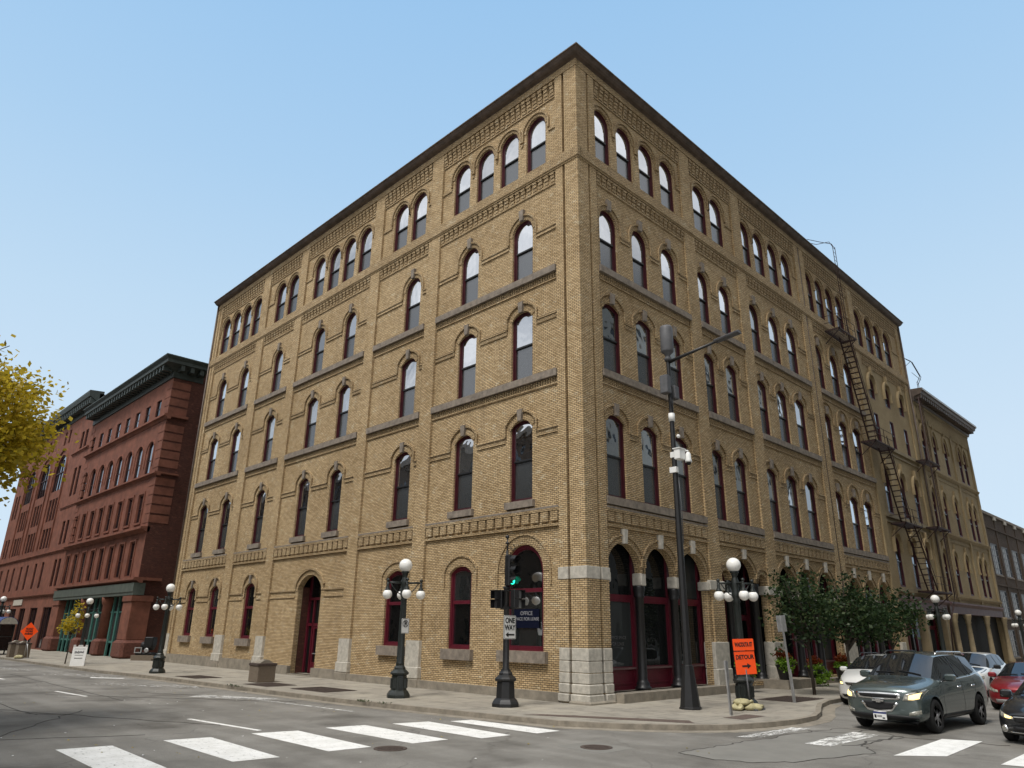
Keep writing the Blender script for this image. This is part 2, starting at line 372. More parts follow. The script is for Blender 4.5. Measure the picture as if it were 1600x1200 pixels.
    def lathe(s, prof, c=(0, 0, 0), seg=16, mi=0, sm=True, axis='z', rot=0.):
        v = []; f = []; n = len(prof)
        for r, z in prof:
            for k in range(seg):
                t = 2 * pi * k / seg + rot
                if axis == 'z': v.append((c[0] + r * cos(t), c[1] + r * sin(t), c[2] + z))
                elif axis == 'y': v.append((c[0] + r * cos(t), c[1] + z, c[2] + r * sin(t)))
                else: v.append((c[0] + z, c[1] + r * cos(t), c[2] + r * sin(t)))
        for i in range(n - 1):
            for k in range(seg): j = (k + 1) % seg; f.append((i * seg + k, i * seg + j, (i + 1) * seg + j, (i + 1) * seg + k))
        f += [tuple(range(seg - 1, -1, -1)), tuple(range((n - 1) * seg, n * seg))]
        s.add(v, f, mi, sm)
    def ball(s, c, r, seg=20, mi=0):
        s.lathe([(max(.001, r * sin(pi * i / 12)), -r * cos(pi * i / 12)) for i in range(13)], c, seg, mi)
    def mesh(s, name, mats, recalc=True):
        me = bpy.data.meshes.new(name)
        me.from_pydata([tuple(p) for p in s.v], [], s.f)
        ul = me.uv_layers.new(name='UVMap')
        flat = [c for u in s.uv for q in u for c in q]
        ul.data.foreach_set('uv', flat)
        me.polygons.foreach_set('material_index', s.mi); me.polygons.foreach_set('use_smooth', s.sm)
        for m in (mats if isinstance(mats, (list, tuple)) else [mats]): me.materials.append(MAT[m] if isinstance(m, str) else m)
        if recalc:
            bm = bmesh.new(); bm.from_mesh(me); bmesh.ops.recalc_face_normals(bm, faces=bm.faces); bm.to_mesh(me); bm.free()
        me.update(); return me
    def build(s, name, mats, parent=None, recalc=True):
        o = bpy.data.objects.new(name, s.mesh(name, mats, recalc)); COL.objects.link(o)
        if parent: o.parent = parent
        return o
def tag(o, label=None, cat=None, group=None, kind=None):
    if label: o['label'] = label
    if cat: o['category'] = cat
    if group: o['group'] = group
    if kind: o['kind'] = kind
    return o
def thing(name, label, cat, loc=(0, 0, 0), rz=0., group=None):
    o = bpy.data.objects.new(name, None); COL.objects.link(o); o.empty_display_size = .3
    o.location = loc; o.rotation_euler = (0, 0, rz)
    return tag(o, label, cat, group)
KIDS = {}
def copy_tree(o, parent=None):
    c = o.copy(); COL.objects.link(c)
    if parent: c.parent = parent
    for ch in [x for x in COL.objects if x.parent == o]: copy_tree(ch, c)
    return c
def dup(root, loc, rz, label, group=None, scale=1.):
    c = copy_tree(root); c.location = loc; c.rotation_euler = (0, 0, rz); c['label'] = label; c.scale = (scale,) * 3
    if group: c['group'] = group
    return c
def child(name, mesh, parent, loc=(0, 0, 0), rot=(0, 0, 0)):
    o = bpy.data.objects.new(name, mesh); COL.objects.link(o); o.parent = parent; o.location = loc; o.rotation_euler = rot
    return o
def text_mesh(body, size, ext=.004, mat='ink', align='CENTER', sx=1., bold=.0):
    cu = bpy.data.curves.new('lettering', 'FONT'); cu.body = body; cu.size = size; cu.align_x = align; cu.align_y = 'CENTER'; cu.extrude = ext; cu.offset = bold
    ob = bpy.data.objects.new('lettering', cu); COL.objects.link(ob)
    bpy.context.view_layer.update()
    me = bpy.data.meshes.new_from_object(ob.evaluated_get(bpy.context.evaluated_depsgraph_get()))
    bpy.data.objects.remove(ob)
    me.transform(Matrix.Rotation(pi / 2, 4, 'X') @ Matrix.Diagonal((sx, 1, 1, 1)))   # stands up, faces -Y
    me.materials.clear(); me.materials.append(MAT[mat])
    return me
# ------------------------------------------------------------------ the yellow brick corner building
ML = Matrix(((0, -1, 0, 0), (1, 0, 0, 0), (0, 0, 1, 0), (0, 0, 0, 1)))      # street front running along +Y, facing -X
MR = Matrix(((1, 0, 0, 0), (0, -1, 0, 0), (0, 0, 1, 0), (0, 0, 0, 1)))      # street front running along +X, facing -Y
PN = -.12                                                                    # plane of the recessed wall panels
WCACHE = {}
def window_meshes(w, zs, h, style):
    key = (round(w, 3), round(zs, 3), round(h, 3), style)
    if key in WCACHE: return WCACHE[key]
    fr = MB(); t = .075 if style != 'shop' else .12
    ar = (lambda a, b, c: archpoly(0, a, b, zs, max(0., h - c), 14)) if style != 'pointed' else (lambda a, b, c: [(-a / 2, b), (a / 2, b)] + pointed(0, a, zs, h - c))
    fr.strip(ar(w - t, t / 2, t / 2), t, -.24, -.085, 0, True)
    t2 = .055
    fr.strip(ar(w - 2 * t - t2, t + t2 / 2, t + t2 / 2), t2, -.24, -.13, 0, True)
    zm = (zs + h) * (.50 if style != 'shop' else .56)
    iw = w - 2 * t - 2 * t2 + .02
    fr.box(-iw / 2, iw / 2, -.24, -.115 if style != 'shop' else -.09, zm - (.035 if style != 'shop' else .07), zm + (.035 if style != 'shop' else .07), 0 if style == 'shop' else 1)
    up = MB(); lo = MB()
    ins = t + t2 - .01
    top = (arcpts(0, iw, zs, max(0., h - ins), 14) if style != 'pointed' else pointed(0, iw, zs, h - ins))
    up.sheet([(-iw / 2, zm), (iw / 2, zm)] + top, -.17)
    lo.sheet([(-iw / 2, ins), (iw / 2, ins), (iw / 2, zm), (-iw / 2, zm)], -.195)
    if style == 'shop': gl = ('shopglass', 'shopglass')
    elif style == 'plain': gl = ('shopglass', 'screen')
    else: gl = ('glass', 'screen')
    r = (fr.mesh('window_frame', ['burg' if style == 'shop' else 'burgdark', 'black']), up.mesh('upper_pane', gl[0], False), lo.mesh('lower_pane', gl[1], False))
    WCACHE[key] = r; return r
def put_window(parent, side, cx, w, z0, zs, h, style='sash', name='window', n=PN):
    f, u, l = window_meshes(w, zs - z0, h, style)
    loc, rz = ((-n, cx, z0), pi / 2) if side == 'L' else ((cx, -n, z0), pi)
    o = child(name, f, parent, loc, (0, 0, rz))
    child('upper_pane', u, o); child('lower_pane', l, o)
    return o
BLD = thing('brick_building', 'five storey yellow brick corner building with arched burgundy windows and a dark gutter cornice', 'building')
class Parts(MB):
    """every flush() links what was added since as one part of its own"""
    def __init__(s, name, mats, parent, M=None): MB.__init__(s, M); s.n_ = name; s.ma = mats; s.pa = parent
    def flush(s, name=None):
        if s.f: s.build(name or s.n_, s.ma, s.pa)
        s.v = []; s.f = []; s.mi = []; s.uv = []; s.sm = []
wall = MB()
trim = Parts('corbel_table', ['brick2'], BLD); sills = Parts('sill_course', ['sill', 'brick2', 'beige'], BLD); keys = Parts('keystone', ['sill', 'lime', 'brick2', 'paintbrick'], BLD)
stone = Parts('stone_base', ['lime', 'plinth'], BLD); mould = Parts('hood_moulding', ['brick2', 'sill', 'paintbrick'], BLD)
ZF = [0., 6.10, 11.60, 16.15, 20.95, 26.95]
WIN = []   # side, cx, w, z0, zs, h, style, name
def facade(side, bays, end, f5, f234, ground, paint_from=None):
    M = ML if side == 'L' else MR
    for mb in (wall, trim, sills, keys, stone, mould): mb.M = M
    ZP = [0., 5., 9.3, 14.6, 20.95, 26.95]
    prev = .86
    # ---- panels with their openings
    for bi, (a, b) in enumerate(bays):
        painted = paint_from is not None and bi >= paint_from
        mi = 2 if painted else 0
        for fl in range(5):
            holes = []
            if fl == 4: ops = [(c, w_, 22.2, 24.59, w_ / 2) for c, w_ in f5[bi]]
            elif fl == 0: ops = []; holes += ground[bi]
            else:
                z0, zs, h = ((7.15, 10.25, .24), (12.25, 15.14, .24), (16.92, 19.33, None))[fl - 1]
                ops = []
                for c, w_ in f234[bi]:
                    if painted: ops += [(c, w_, 5.35, 8.15, w_ / 2)] if fl == 1 else [(c, w_, 10.2, 12.8, w_ / 2)] if fl == 2 else [(c, w_, 18.5, 19.6, w_ / 2), (c + .1, w_ * .8, 15.3, 17.45, .02)]
                    else: ops.append((c, w_, z0, zs, w_ / 2 if h is None else h))
            for (c, w_, z0, zs, h) in ops:
                holes.append(archpoly(c, w_, z0, zs, h))
                WIN.append((side, c, w_, z0, zs, h, 'plain' if painted and fl < 4 else 'sash', 'arched_window' if fl == 4 else 'sash_window'))
            m2 = 0 if fl == 4 else mi
            wall.panel((a, b, (ZP if painted else ZF)[fl], (ZP if painted else ZF)[fl + 1]), holes, PN, .30, m2)
        # ---- pier left of this bay
        if bi > 0 or side == 'L' or True:
            pm = 2 if painted else 0
            lo = prev; hi = a
            if hi - lo > 1.2 and bi == 3 and side == 'R':       # the double pier with a groove
                mid = (lo + hi) / 2
                for (p, q) in ((lo, mid - .12), (mid + .12, hi)): wall.box(p, q, -.5, 0, 0, 26.95, 0)
                wall.box(mid - .12, mid + .12, -.5, -.14, 0, 26.95, 0)
            elif painted and lo < 31:
                wall.box(lo, hi, -.5, 0, 21.0, 26.95, 0); wall.box(lo, hi, -.5, 0, 0, 21.0, pm)
            else: wall.box(lo, hi, -.5, 0, 0, 26.95, 0)
        prev = b
    if paint_from is not None:
        wall.box(prev, end, -.5, 0, 21., 26.95, 0); wall.box(prev, end, -.5, 0, 0, 21., 2)
    elif side == 'L':
        wall.box(prev, end - .62, -.5, 0, 0, 26.95, 0); wall.box(end - .62, end - .48, -.5, -.1, 0, 26.95, 0); wall.box(end - .48, end, -.5, 0, 0, 26.95, 0)
    wall.box(.72, .86, -.5, -.16, 0, 26.95, 0)                                # groove beside the corner pier
    # ---- top bands over everything
    for z0, z1, n1 in ((26.60, 26.95, .03), (21.70, 22.20, .07), (21.62, 21.70, .035)):
        s0 = -n1 if side == 'L' else .0 + (.12 if z0 != 26.60 else .12)
        sills.box(s0, end, -.15, n1, z0, z1, 1); sills.flush('brick_band')
    for bi, (a, b) in enumerate(bays):
        painted = paint_from is not None and bi >= paint_from
        # ---- corbel tables under the gutter and under the top-floor sill band
        for zt, zb in ((26.50, 25.66), (21.60, 20.98)):
            n = max(2, int(round((b - a) / .37))); p = (b - a) / n
            rows = 4 if zt > 26 else 3
            rh = (zt - zb - .10) / rows
            trim.box(a, b, PN - .02, PN + .05, zb, zb + .09, 0)
            trim.box(a, b, PN - .02, -.01, zt - .07, zt, 0)
            for i in range(n):
                x0 = a + i * p + .10
                for r in range(rows):
                    zz = zb + .11 + r * rh
                    trim.box(x0, x0 + p - .135, PN - .02, PN + .06 + .03 * r, zz + .022, zz + rh, 0)
            trim.flush()
        if not painted:
            # ---- frieze over the ground floor
            n = max(2, int(round((b - a) / .5))); p = (b - a) / n
            trim.box(a, b, PN - .02, -.02, 6.03, 6.12, 0)
            trim.box(a, b, PN - .02, .012, 6.60, 6.70, 0)
            for i in range(n): trim.box(a + i * p + .06, a + (i + 1) * p - .06, PN - .02, -.005, 6.20, 6.60, 0)
            trim.flush('frieze'); sills.box(a, b, PN - .02, .02, 6.70, 6.78, 0); sills.flush()
            # ---- long stone sills with a dentil row under them
            for zt in (16.92, 12.25):
                sills.box(a + .02, b - .02, PN - .02, .06, zt - .30, zt, 0); sills.flush()
                m = int((b - a) / .14)
                for i in range(m): trim.box(a + i * .14 + .03, a + i * .14 + .11, PN - .02, PN + .06, zt - .53, zt - .31, 0)
                trim.box(a, b, PN - .02, PN + .055, zt - .62, zt - .54, 0); trim.flush('dentil_row')
            if side == 'R':
                sills.box(a + .02, b - .02, PN - .02, .05, 6.85, 7.15, 0); sills.flush()
            else:
                for c, w_ in f234[bi]: sills.box(c - w_ / 2 - .16, c + w_ / 2 + .16, PN - .02, .04, 6.87, 7.15, 0); sills.flush('window_sill')
        else:
            for zt in (15.25, 10.15, 5.3):
                sills.box(a - .05, b + .05, PN - .02, .06, zt - .28, zt - .03, 2)
                sills.box(a - .05, b + .05, PN - .02, -.02, zt - .62, zt - .5, 2); sills.flush()
        # ---- hood moulds, keystones and string courses
        for fl in (2, 3, 4, 5):
            wl = f5[bi] if fl == 5 else f234[bi]
            ear = []
            for c, w_ in wl:
                if fl == 5:
                    r = w_ / 2 + .205
                    mould.strip([(c + r, 24.2)] + arcpts(c, 2 * r, 24.59, r, 16) + [(c - r, 24.2)], .10, PN - .02, -.025, 0)
                    mould.strip(arcpts(c, w_ + .16, 24.59, w_ / 2 + .08, 16), .15, PN - .02, PN + .035, 0)
                    ear.append((c - r, c + r)); zb = 24.0
                elif painted:
                    z1 = {2: 8.15, 3: 12.8, 4: 19.6}[fl]; hh = w_ / 2
                    mould.strip([(c + w_ / 2 + .2, z1 - .55), (c + w_ / 2 + .2, z1)] + pointed(c, w_ + .4, z1, hh + .42)[1:-1] + [(c - w_ / 2 - .2, z1), (c - w_ / 2 - .2, z1 - .55)], .15, PN - .02, .06, 2)
                    keys.box(c - .10, c + .10, PN - .02, .10, z1 + hh + .15, z1 + hh + .85, 3)
                    ear = None; break_ = 0
                else:
                    z1, hh, zb = {2: (10.2, .29, 9.66), 3: (15.1, .28, 14.55), 4: (19.33, w_ / 2, 18.72)}[fl]
                    e = w_ / 2 + (.27 if fl != 4 else .24)
                    if side == 'R' and bi == 3:                              # the more ornate gothic hoods
                        arc = pointed(c, 2 * e, z1 + .12, hh + .62)
                    elif fl == 4: arc = arcpts(c, 2 * e, z1, e, 16)
                    else: arc = arcpts(c, 2 * e, z1 + .18, hh + .22, 8)
                    mould.strip([(c + e, zb + .25)] + arc + [(c - e, zb + .25)], .085, PN - .02, -.03, 0)
                    if fl == 4: mould.strip(arcpts(c, w_ + .2, z1, hh + .1, 16), .19, PN - .02, PN + .03, 0)
                    else: mould.strip(arcpts(c, w_ + .12, z1 + .02, hh + .12, 10), .22, PN - .02, PN + .03, 0)
                    kt = z1 + hh + (.46 if fl != 4 else .50)
                    keys.prism([(c - .10, z1 + hh - .03), (c + .10, z1 + hh - .03), (c + .15, kt), (c - .15, kt)], PN - .02, .02, 0)
                    ear.append((c - e, c + e))
                keys.flush(); mould.flush()
            if painted and fl != 5: continue
            x = a
            for (p, q) in ear + [(b, b)]:
                if p - x > .03:
                    if fl == 5: mould.box(x, p, PN - .02, PN + .055, 23.98, 24.12, 0)
                    else:
                        mould.box(x, p, PN - .02, PN + .065, zb + .19, zb + .27, 0); mould.box(x, p, PN - .02, PN + .05, zb, zb + .07, 0); mould.box(x, p, PN - .02, PN + .03, zb + .07, zb + .19, 0)
                x = q
            mould.flush('string_course')
baysL = [(1.28, 9.28), (10.2, 14.7), (15.6, 23.5), (24.4, 28.85), (29.9, 37.05)]
f5L = [[(c, 1.22) for c in (2.56, 4.32, 6.03, 7.78)], [(11.37, 1.28), (13.05, 1.28)], [(c, 1.3) for c in (16.63, 18.37, 20.11, 21.9)], [(25.33, 1.35), (27.1, 1.35)], [(c, 1.4) for c in (30.67, 32.4, 34.2, 36.0)]]
fL = [[(3.38, 1.25), (6.95, 1.25)], [(11.49, 1.3)], [(17.5, 1.2), (20.97, 1.25)], [(26.27, 1.22)], [(31.3, 1.3), (34.98, 1.3)]]
DOOR = (19.15, 2.4, .06, 4.40, .62)
gw = lambda c, w_, z0, zs, h: (c, w_, z0, zs, h)
groundL = [[gw(3.2, 2.06, 1.6, 4.42, 1.03), gw(6.88, 1.4, 1.57, 4.55, .27)], [gw(11.37, 1.62, 1.6, 4.52, .33)], [DOOR], [gw(26.15, 1.3, 1.68, 4.55, .27)], [gw(31.17, 1.3, 1.72, 4.55, .27), gw(34.86, 1.3, 1.74, 4.55, .27)]]
facade('L', baysL, 38., f5L, fL, [[archpoly(*g) for g in l] for l in groundL])
for bi, l in enumerate(groundL):
    for (c, w_, z0, zs, h) in l:
        if (c, w_) == DOOR[:2]: continue
        WIN.append(('L', c, w_, z0, zs, h, 'shop', 'ground_floor_window'))
        sills.box(c - w_ / 2 - .22, c + w_ / 2 + .22, PN - .02, .06, z0 - .40, z0, 0); sills.flush('window_sill')
# ground floor hoods on the left front
for bi, l in enumerate(groundL):
    a, b = baysL[bi]; ears = []
    for (c, w_, z0, zs, h) in l:
        if w_ > 2.3:
            mould.strip([(c + w_ / 2 + .30, 4.5)] + arcpts(c, w_ + .6, 4.5, .82, 14) + [(c - w_ / 2 - .30, 4.5)], .11, PN - .02, -.02, 0)
            mould.strip([(c + w_ / 2 + .12, 4.2)] + arcpts(c, w_ + .24, 4.42, .72, 14) + [(c - w_ / 2 - .12, 4.2)], .24, PN - .02, PN + .03, 0); ears.append((c - 1.5, c + 1.5))
        elif w_ > 2.:
            mould.strip([(c + 1.42, 3.95)] + arcpts(c, 2.84, 4.42, 1.42, 20) + [(c - 1.42, 3.95)], .07, PN - .02, PN + .06, 0)
            for i in range(31):                                              # radiating brick ring
                t = pi * (i + .5) / 31
                p = Vector((cos(t), sin(t))); q = Vector((-sin(t), cos(t))); o = Vector((c, 4.42))
                keys.prism([tuple(o + p * 1.05 - q * .046), tuple(o + p * 1.37 - q * .062), tuple(o + p * 1.37 + q * .062), tuple(o + p * 1.05 + q * .046)], PN - .02, PN + .02, 2)
        elif bi < 2:
            e = w_ / 2 + .33
            mould.strip([(c + e, 3.95), (c + e, 4.68)] + arcpts(c, 2 * e, 4.7, .55, 10)[1:-1] + [(c - e, 4.68), (c - e, 3.95)], .07, PN - .02, PN + .06, 0)
            mould.strip(arcpts(c, w_ + .26, 4.58, h + .14, 10), .26, PN - .02, PN + .02, 0)
        else:
            e = w_ / 2 + .25
            mould.strip([(c + e, 4.27)] + pointed(c, 2 * e, 4.6, .75) + [(c - e, 4.27)], .10, PN - .02, -.02, 0)
            mould.strip([(c + w_ / 2 + .1, 4.0)] + arcpts(c, w_ + .2, 4.57, h + .12, 10) + [(c - w_ / 2 - .1, 4.0)], .2, PN - .02, PN + .04, 0)
            keys.prism([(c - .08, 4.8), (c + .08, 4.8), (c + .11, 5.3), (c - .11, 5.3)], PN - .02, .01, 0); ears.append((c - e, c + e))
        keys.flush('keystone' if bi > 2 else 'arch_ring'); mould.flush()
    if bi >= 2:
        x = a
        for p, q in ears + [(b, b)]:
            if p > x + .05: mould.box(x, p, PN - .02, PN + .06, 4.19, 4.27, 0); mould.box(x, p, PN - .02, PN + .04, 3.85, 3.93, 0)
            x = q
        mould.flush('string_course')
# ---- stone at the foot of the left front
stone.M = ML
dl, dr = DOOR[0] - 1.2, DOOR[0] + 1.2
for (a, b) in ((1.31, 9.2), (10.28, 14.62), (15.68, dl), (dr, 23.42), (24.48, 28.77), (29.98, 37.4)): stone.box(a, b, PN - .02, .07, -.05, .30 if a < 15 else .42 if a < 22 else .55, 1); stone.flush('plinth')
for (a, b) in ((9.26, 10.22), (14.68, 15.62), (23.48, 24.42), (28.83, 29.92), (37.4, 38.02)):
    stone.bevbox(a - .06, b + .06, -.3, .12, -.05, .33, .02, 1); stone.bevbox(a - .04, b + .04, -.3, .10, .34, .80, .03, 0); stone.bevbox(a + .005, b - .005, -.3, .035, .80, 1.85, .01, 0); stone.flush('pier_base')
for z in (.55, .80): pass
# ---- corner stone: four courses in three blocks on either side
for M, dbl in ((ML, 1), (MR, 0)):
    stone.M = M
    for k, (z0, z1) in enumerate(((0.04, .30), (.315, .62), (.635, .96), (.975, 1.34), (1.355, 1.76))):
        o = (.10, .06, .03, .025, .02)[k]
        if dbl: stone.bevbox(-o, .72 + o * .3, -.72, o, z0, z1, .03 if k < 2 else .018)
        stone.bevbox(.84, 1.30 + o * .3, -.4, o, z0, z1, .03 if k < 2 else .018)
    if dbl: stone.bevbox(-.03, .74, -.74, .03, 4.07, 4.50, .015)
    stone.bevbox(.84, 1.32, -.4, .03, 4.07, 4.50, .015)
stone.M = Matrix.Identity(4); stone.bevbox(-.16, 1.3, -.16, .8, -.05, .10, .05, 1); stone.flush('corner_stonework')
# solid corner pier
wall.M = Matrix.Identity(4); wall.box(0, .72, 0, .72, 0, 26.95, 0)
# ---- right front
baysR = [(1.28, 8.4), (9.33, 13.72), (14.7, 22.0), (23.4, 30.71), (31.6, 40.95)]
f5R = [[(c, 1.25) for c in (1.90, 3.65, 5.44, 7.24)], [(10.36, 1.35), (12.1, 1.35)], [(c, 1.32) for c in (15.3, 17.02, 18.84, 20.65)], [(c, 1.38) for c in (23.97, 25.67, 27.35, 29.05)], [(c, 1.55) for c in (32.4, 34.55, 36.42, 38.5)]]
fR = [[(2.15, 1.22), (4.49, 1.2), (6.86, 1.24)], [(9.95, 1.15), (12.17, 1.15)], [(15.42, 1.25), (17.82, 1.3), (20.13, 1.35)], [(24.0, 1.36), (26.48, 1.36), (28.77, 1.45)], [(33.15, 1.05), (36.3, 1.05), (39.35, 1.05)]]
def arcade(cs, w, zs, h, pt=False):
    poly = [(cs[0] - w / 2, .3), (cs[-1] + w / 2, .3)]
    for c in reversed(cs): poly += (pointed(c, w, zs, h) if pt else arcpts(c, w, zs, h, 16))
    return poly
ARC = [([2.36, 4.74, 7.12], 2.14, 4.43, 1.07, False), None, ([15.95, 18.25, 20.62], 2.08, 4.40, 1.15, True), ([24.65, 27.05, 29.4], 2.0, 4.35, 1.15, True)]
b2hole = [(9.42, .3), (13.66, .3)] + arcpts(13.24, .84, 4.55, .42, 8) + arcpts(11.55, 2.1, 4.55, 1.05, 16) + arcpts(9.84, .84, 4.55, .42, 8)
groundR = [[arcade(*ARC[0])], [b2hole], [arcade(*ARC[2])], [arcade(*ARC[3])], [[(31.9, .1), (40.6, .1), (40.6, 3.95), (31.9, 3.95)]]]
facade('R', baysR, 42., f5R, fR, groundR, 4)
caps = Parts('arcade_cap', 'lime', BLD, MR)
for k in (0, 2, 3):
    cs, w, zs, h, pt = ARC[k]
    for i, c in enumerate(cs):
        r = w / 2
        pth = (pointed(c, w + .55, zs, h + .3) if pt else arcpts(c, w + .20 + .34, zs, r + .27, 18))
        if len(pth) > 4: pth = pth[1:-1]
        mould.M = MR; mould.strip(pth, .07, PN - .02, PN + .075, 0)
        mould.strip(pointed(c, w + .16, zs, h + .08) if pt else arcpts(c, w + .16, zs, r + .08, 18), .15, PN - .02, PN + .03, 0)
        keys.M = MR; keys.prism([(c - .09, zs + h - .04), (c + .09, zs + h - .04), (c + .14, zs + h + .5), (c - .14, zs + h + .5)], PN - .02, .03, 1); keys.flush(); mould.flush()
    for i in range(len(cs) - 1):
        m = (cs[i] + cs[i + 1]) / 2; g = (cs[i + 1] - cs[i] - w) / 2
        caps.bevbox(m - g - .04, m + g + .04, PN - .42, PN + .03, zs - .45, zs + .02, .03); caps.flush()
    for m in (cs[0] - w / 2, cs[-1] + w / 2):
        caps.bevbox(m - .12, m + .12, PN - .40, -.0, zs - .42, zs - .06, .03); caps.flush()
mould.M = keys.M = MR
for c, w in ((9.84, .84), (11.55, 2.1), (13.24, .84)):
    mould.strip(arcpts(c, w + .5, 4.55, w / 2 + .25, 14)[1:-1], .07, PN - .02, PN + .07, 0)
    mould.strip(arcpts(c, w + .16, 4.55, w / 2 + .08, 14), .15, PN - .02, PN + .03, 0); mould.flush()
keys.prism([(11.46, 5.56), (11.64, 5.56), (11.69, 6.0), (11.41, 6.0)], PN - .02, .03, 1); keys.flush()
stone.M = MR
for a, b in ((8.38, 9.36), (13.68, 14.72)):
    stone.bevbox(a - .18, b + .06, -.5, .10, .20, .92, .04); stone.bevbox(a - .16, b + .02, -.5, .04, .92, 1.95, .02); stone.bevbox(a - .18, b + .06, -.5, .05, 4.05, 4.45, .02); stone.flush('pier_base')
for a, b in ((21.96, 23.44), (30.68, 31.62)):
    stone.bevbox(a + .005, b - .005, -.5, .10, .05, .92, .04); stone.bevbox(a + .005, b - .005, -.5, .04, .92, 1.9, .02); stone.flush('pier_base')
stone.box(1.35, 8.9, PN - 1., .42, -.05, .30, 1); stone.box(8.9, 9.6, PN - 1., .75, -.05, .33, 1)
stone.box(12.4, 15.2, PN - 1., 1.05, -.05, .38, 1); stone.box(9.6, 12.4, PN - 1.6, -.1, -.05, .12, 1); stone.box(15.2, 30.6, PN - 1., .35, -.05, .22, 1); stone.flush('entrance_step')
# iron columns between the arches
def iron_column(cx, zt, z0=.3, r=.17):
    c = MB()
    c.lathe([(.30, 0), (.30, .10), (.24, .13), (.25, .22), (r + .02, .30), (r, .36), (r * .92, zt - z0 - .45), (r + .04, zt - z0 - .40), (r + .01, zt - z0 - .34), (r + .05, zt - z0 - .2), (.23, zt - z0 - .06), (.23, zt - z0)], (0, 0, 0), 20)
    o = c.build('iron_column', 'black', BLD); o.location = (cx, .34, z0)
for cx, zt in ((3.55, 3.98), (5.93, 3.98), (10.38, 4.5), (12.75, 4.5), (17.1, 3.95), (19.43, 3.95), (25.85, 3.9), (28.22, 3.9)): iron_column(cx, zt)
# storefronts set back behind the arcades
def storefront(s0, s1, zb, divs, ztr, back, glassm='shopglass', door=None):
    f = MB(MR)
    f.box(s0, s1, -back - .08, -back, zb, zb + .12, 0)
    for i, x in enumerate(divs): f.box(x - .09, x + .09, -back - .08, -back + .05, zb, 5.75, 0)
    for i in range(len(divs) - 1):
        a, b = divs[i] + .09, divs[i + 1] - .09
        isd = door and i in door
        zl = zb + (.12 if isd else .72)
        if not isd:
            f.box(a, b, -back - .06, -back - .02, zb + .12, zb + .72, 0); f.strip([(a + .12, zb + .22), (b - .12, zb + .22), (b - .12, zb + .62), (a + .12, zb + .62)], .05, -back - .03, -back + .005, 0, True)
            f.box(a - .02, b + .02, -back - .06, -back + .07, zb + .70, zb + .77, 1)
        f.box(a, b, -back - .06, -back + .03, ztr - .09, ztr + .09, 0)
        f.strip([(a + .04, zl + .04), (b - .04, zl + .04), (b - .04, ztr - .13), (a + .04, ztr - .13)], .08, -back - .06, -back + .015, 0, True)
    o = f.build('storefront', ['burg', 'mauve'], BLD)
    for i in range(len(divs) - 1):
        a, b = divs[i] + .1, divs[i + 1] - .1
        isd = door and i in door
        g = MB(MR); g.sheet([(a, zb + (.2 if isd else .76)), (b, zb + (.2 if isd else .76)), (b, ztr), (a, ztr)], -back - .04); g.build('shop_pane', glassm, o, False)
        g = MB(MR); g.sheet([(a, ztr), (b, ztr), (b, 5.6), (a, 5.6)], -back - .04); g.build('transom_pane', glassm, o, False)
    return o
storefront(1.25, 8.3, .3, [1.3, 3.55, 5.93, 8.3], 3.55, .62)
SF2 = storefront(9.4, 13.7, .12, [9.45, 10.45, 11.55, 12.65, 13.65], 3.05, 1.2, door=(1, 2))
storefront(14.8, 21.8, .22, [14.85, 17.1, 18.25, 19.43, 21.75], 3.3, .62, door=(1, 2))
storefront(23.5, 30.6, .22, [23.6, 25.85, 27.05, 28.22, 30.5], 3.3, .62, door=(1, 2))
storefront(31.9, 40.6, .05, [31.95, 33.2, 34.6, 36.2, 37.6, 39., 40.55], 2.9, .75, door=(2, 4))
# painted lower front: lintel and pilasters
lint = MB(MR)
lint.extr([(-.5, 3.95), (.02, 3.95), (.02, 4.45), (.18, 4.62), (.18, 4.75), (-.1, 4.80), (-.5, 4.80)], 31.5, 41.9, 0)
for x in (31.62, 36.3, 40.75): pil = MB(MR); pil.bevbox(x - .22, x + .22, -.5, .06, 0, 3.95, .04, 0); pil.build('pilaster', 'beige', BLD)
lint.build('shopfront_lintel', ['mauve', 'beige'], BLD)
# ---- windows
for a in WIN: put_window(BLD, *a, n=PN + (.08 if a[6] == 'plain' else 0))
# ---- cornice gutter round both street fronts
co = MB()
prof = [(-.3, 26.95), (.03, 26.95), (.06, 26.97), (.10, 26.98), (.20, 27.0), (.30, 27.06), (.37, 27.14), (.40, 27.18), (.47, 27.20), (.47, 27.25), (.43, 27.27), (-.3, 27.29)]
co.M = ML; co.extr(prof, 0, 38.0, 0, 1, 0)
co.M = MR; co.extr(prof, 0, 42.0, 0, 1, 0)
prof = [(n_ * .72 if n_ > 0 else n_, z_ - (z_ - 26.95) * .12) for n_, z_ in prof]
fl = [(.342, 27.216), (.356, 27.216), (.356, 27.24), (.30, 27.26), (.30, 27.25)]
co.M = ML; co.extr(fl, 0, 38.02, 1, 1, 0)
co.M = MR; co.extr(fl, 0, 42.02, 1, 1, 0)
cornice_mesh = co
co.build('cornice', ['cornice', 'black'], BLD)
# ---- roof, back and party walls
wall.M = Matrix.Identity(4)
wall.box(.5, 41.9, .5, 37.9, 26.9, 27.2, 3)
wall.box(.4, 42., 37.5, 38., 0, 26.9, 1); wall.box(41.6, 42., .4, 37.4, 0, 26.9, 1)
wall.box(1.6, 41., 1.5, 1.7, 0, 26.9, 3); wall.box(1.3, 1.5, 1.5, 37., 0, 26.9, 3)
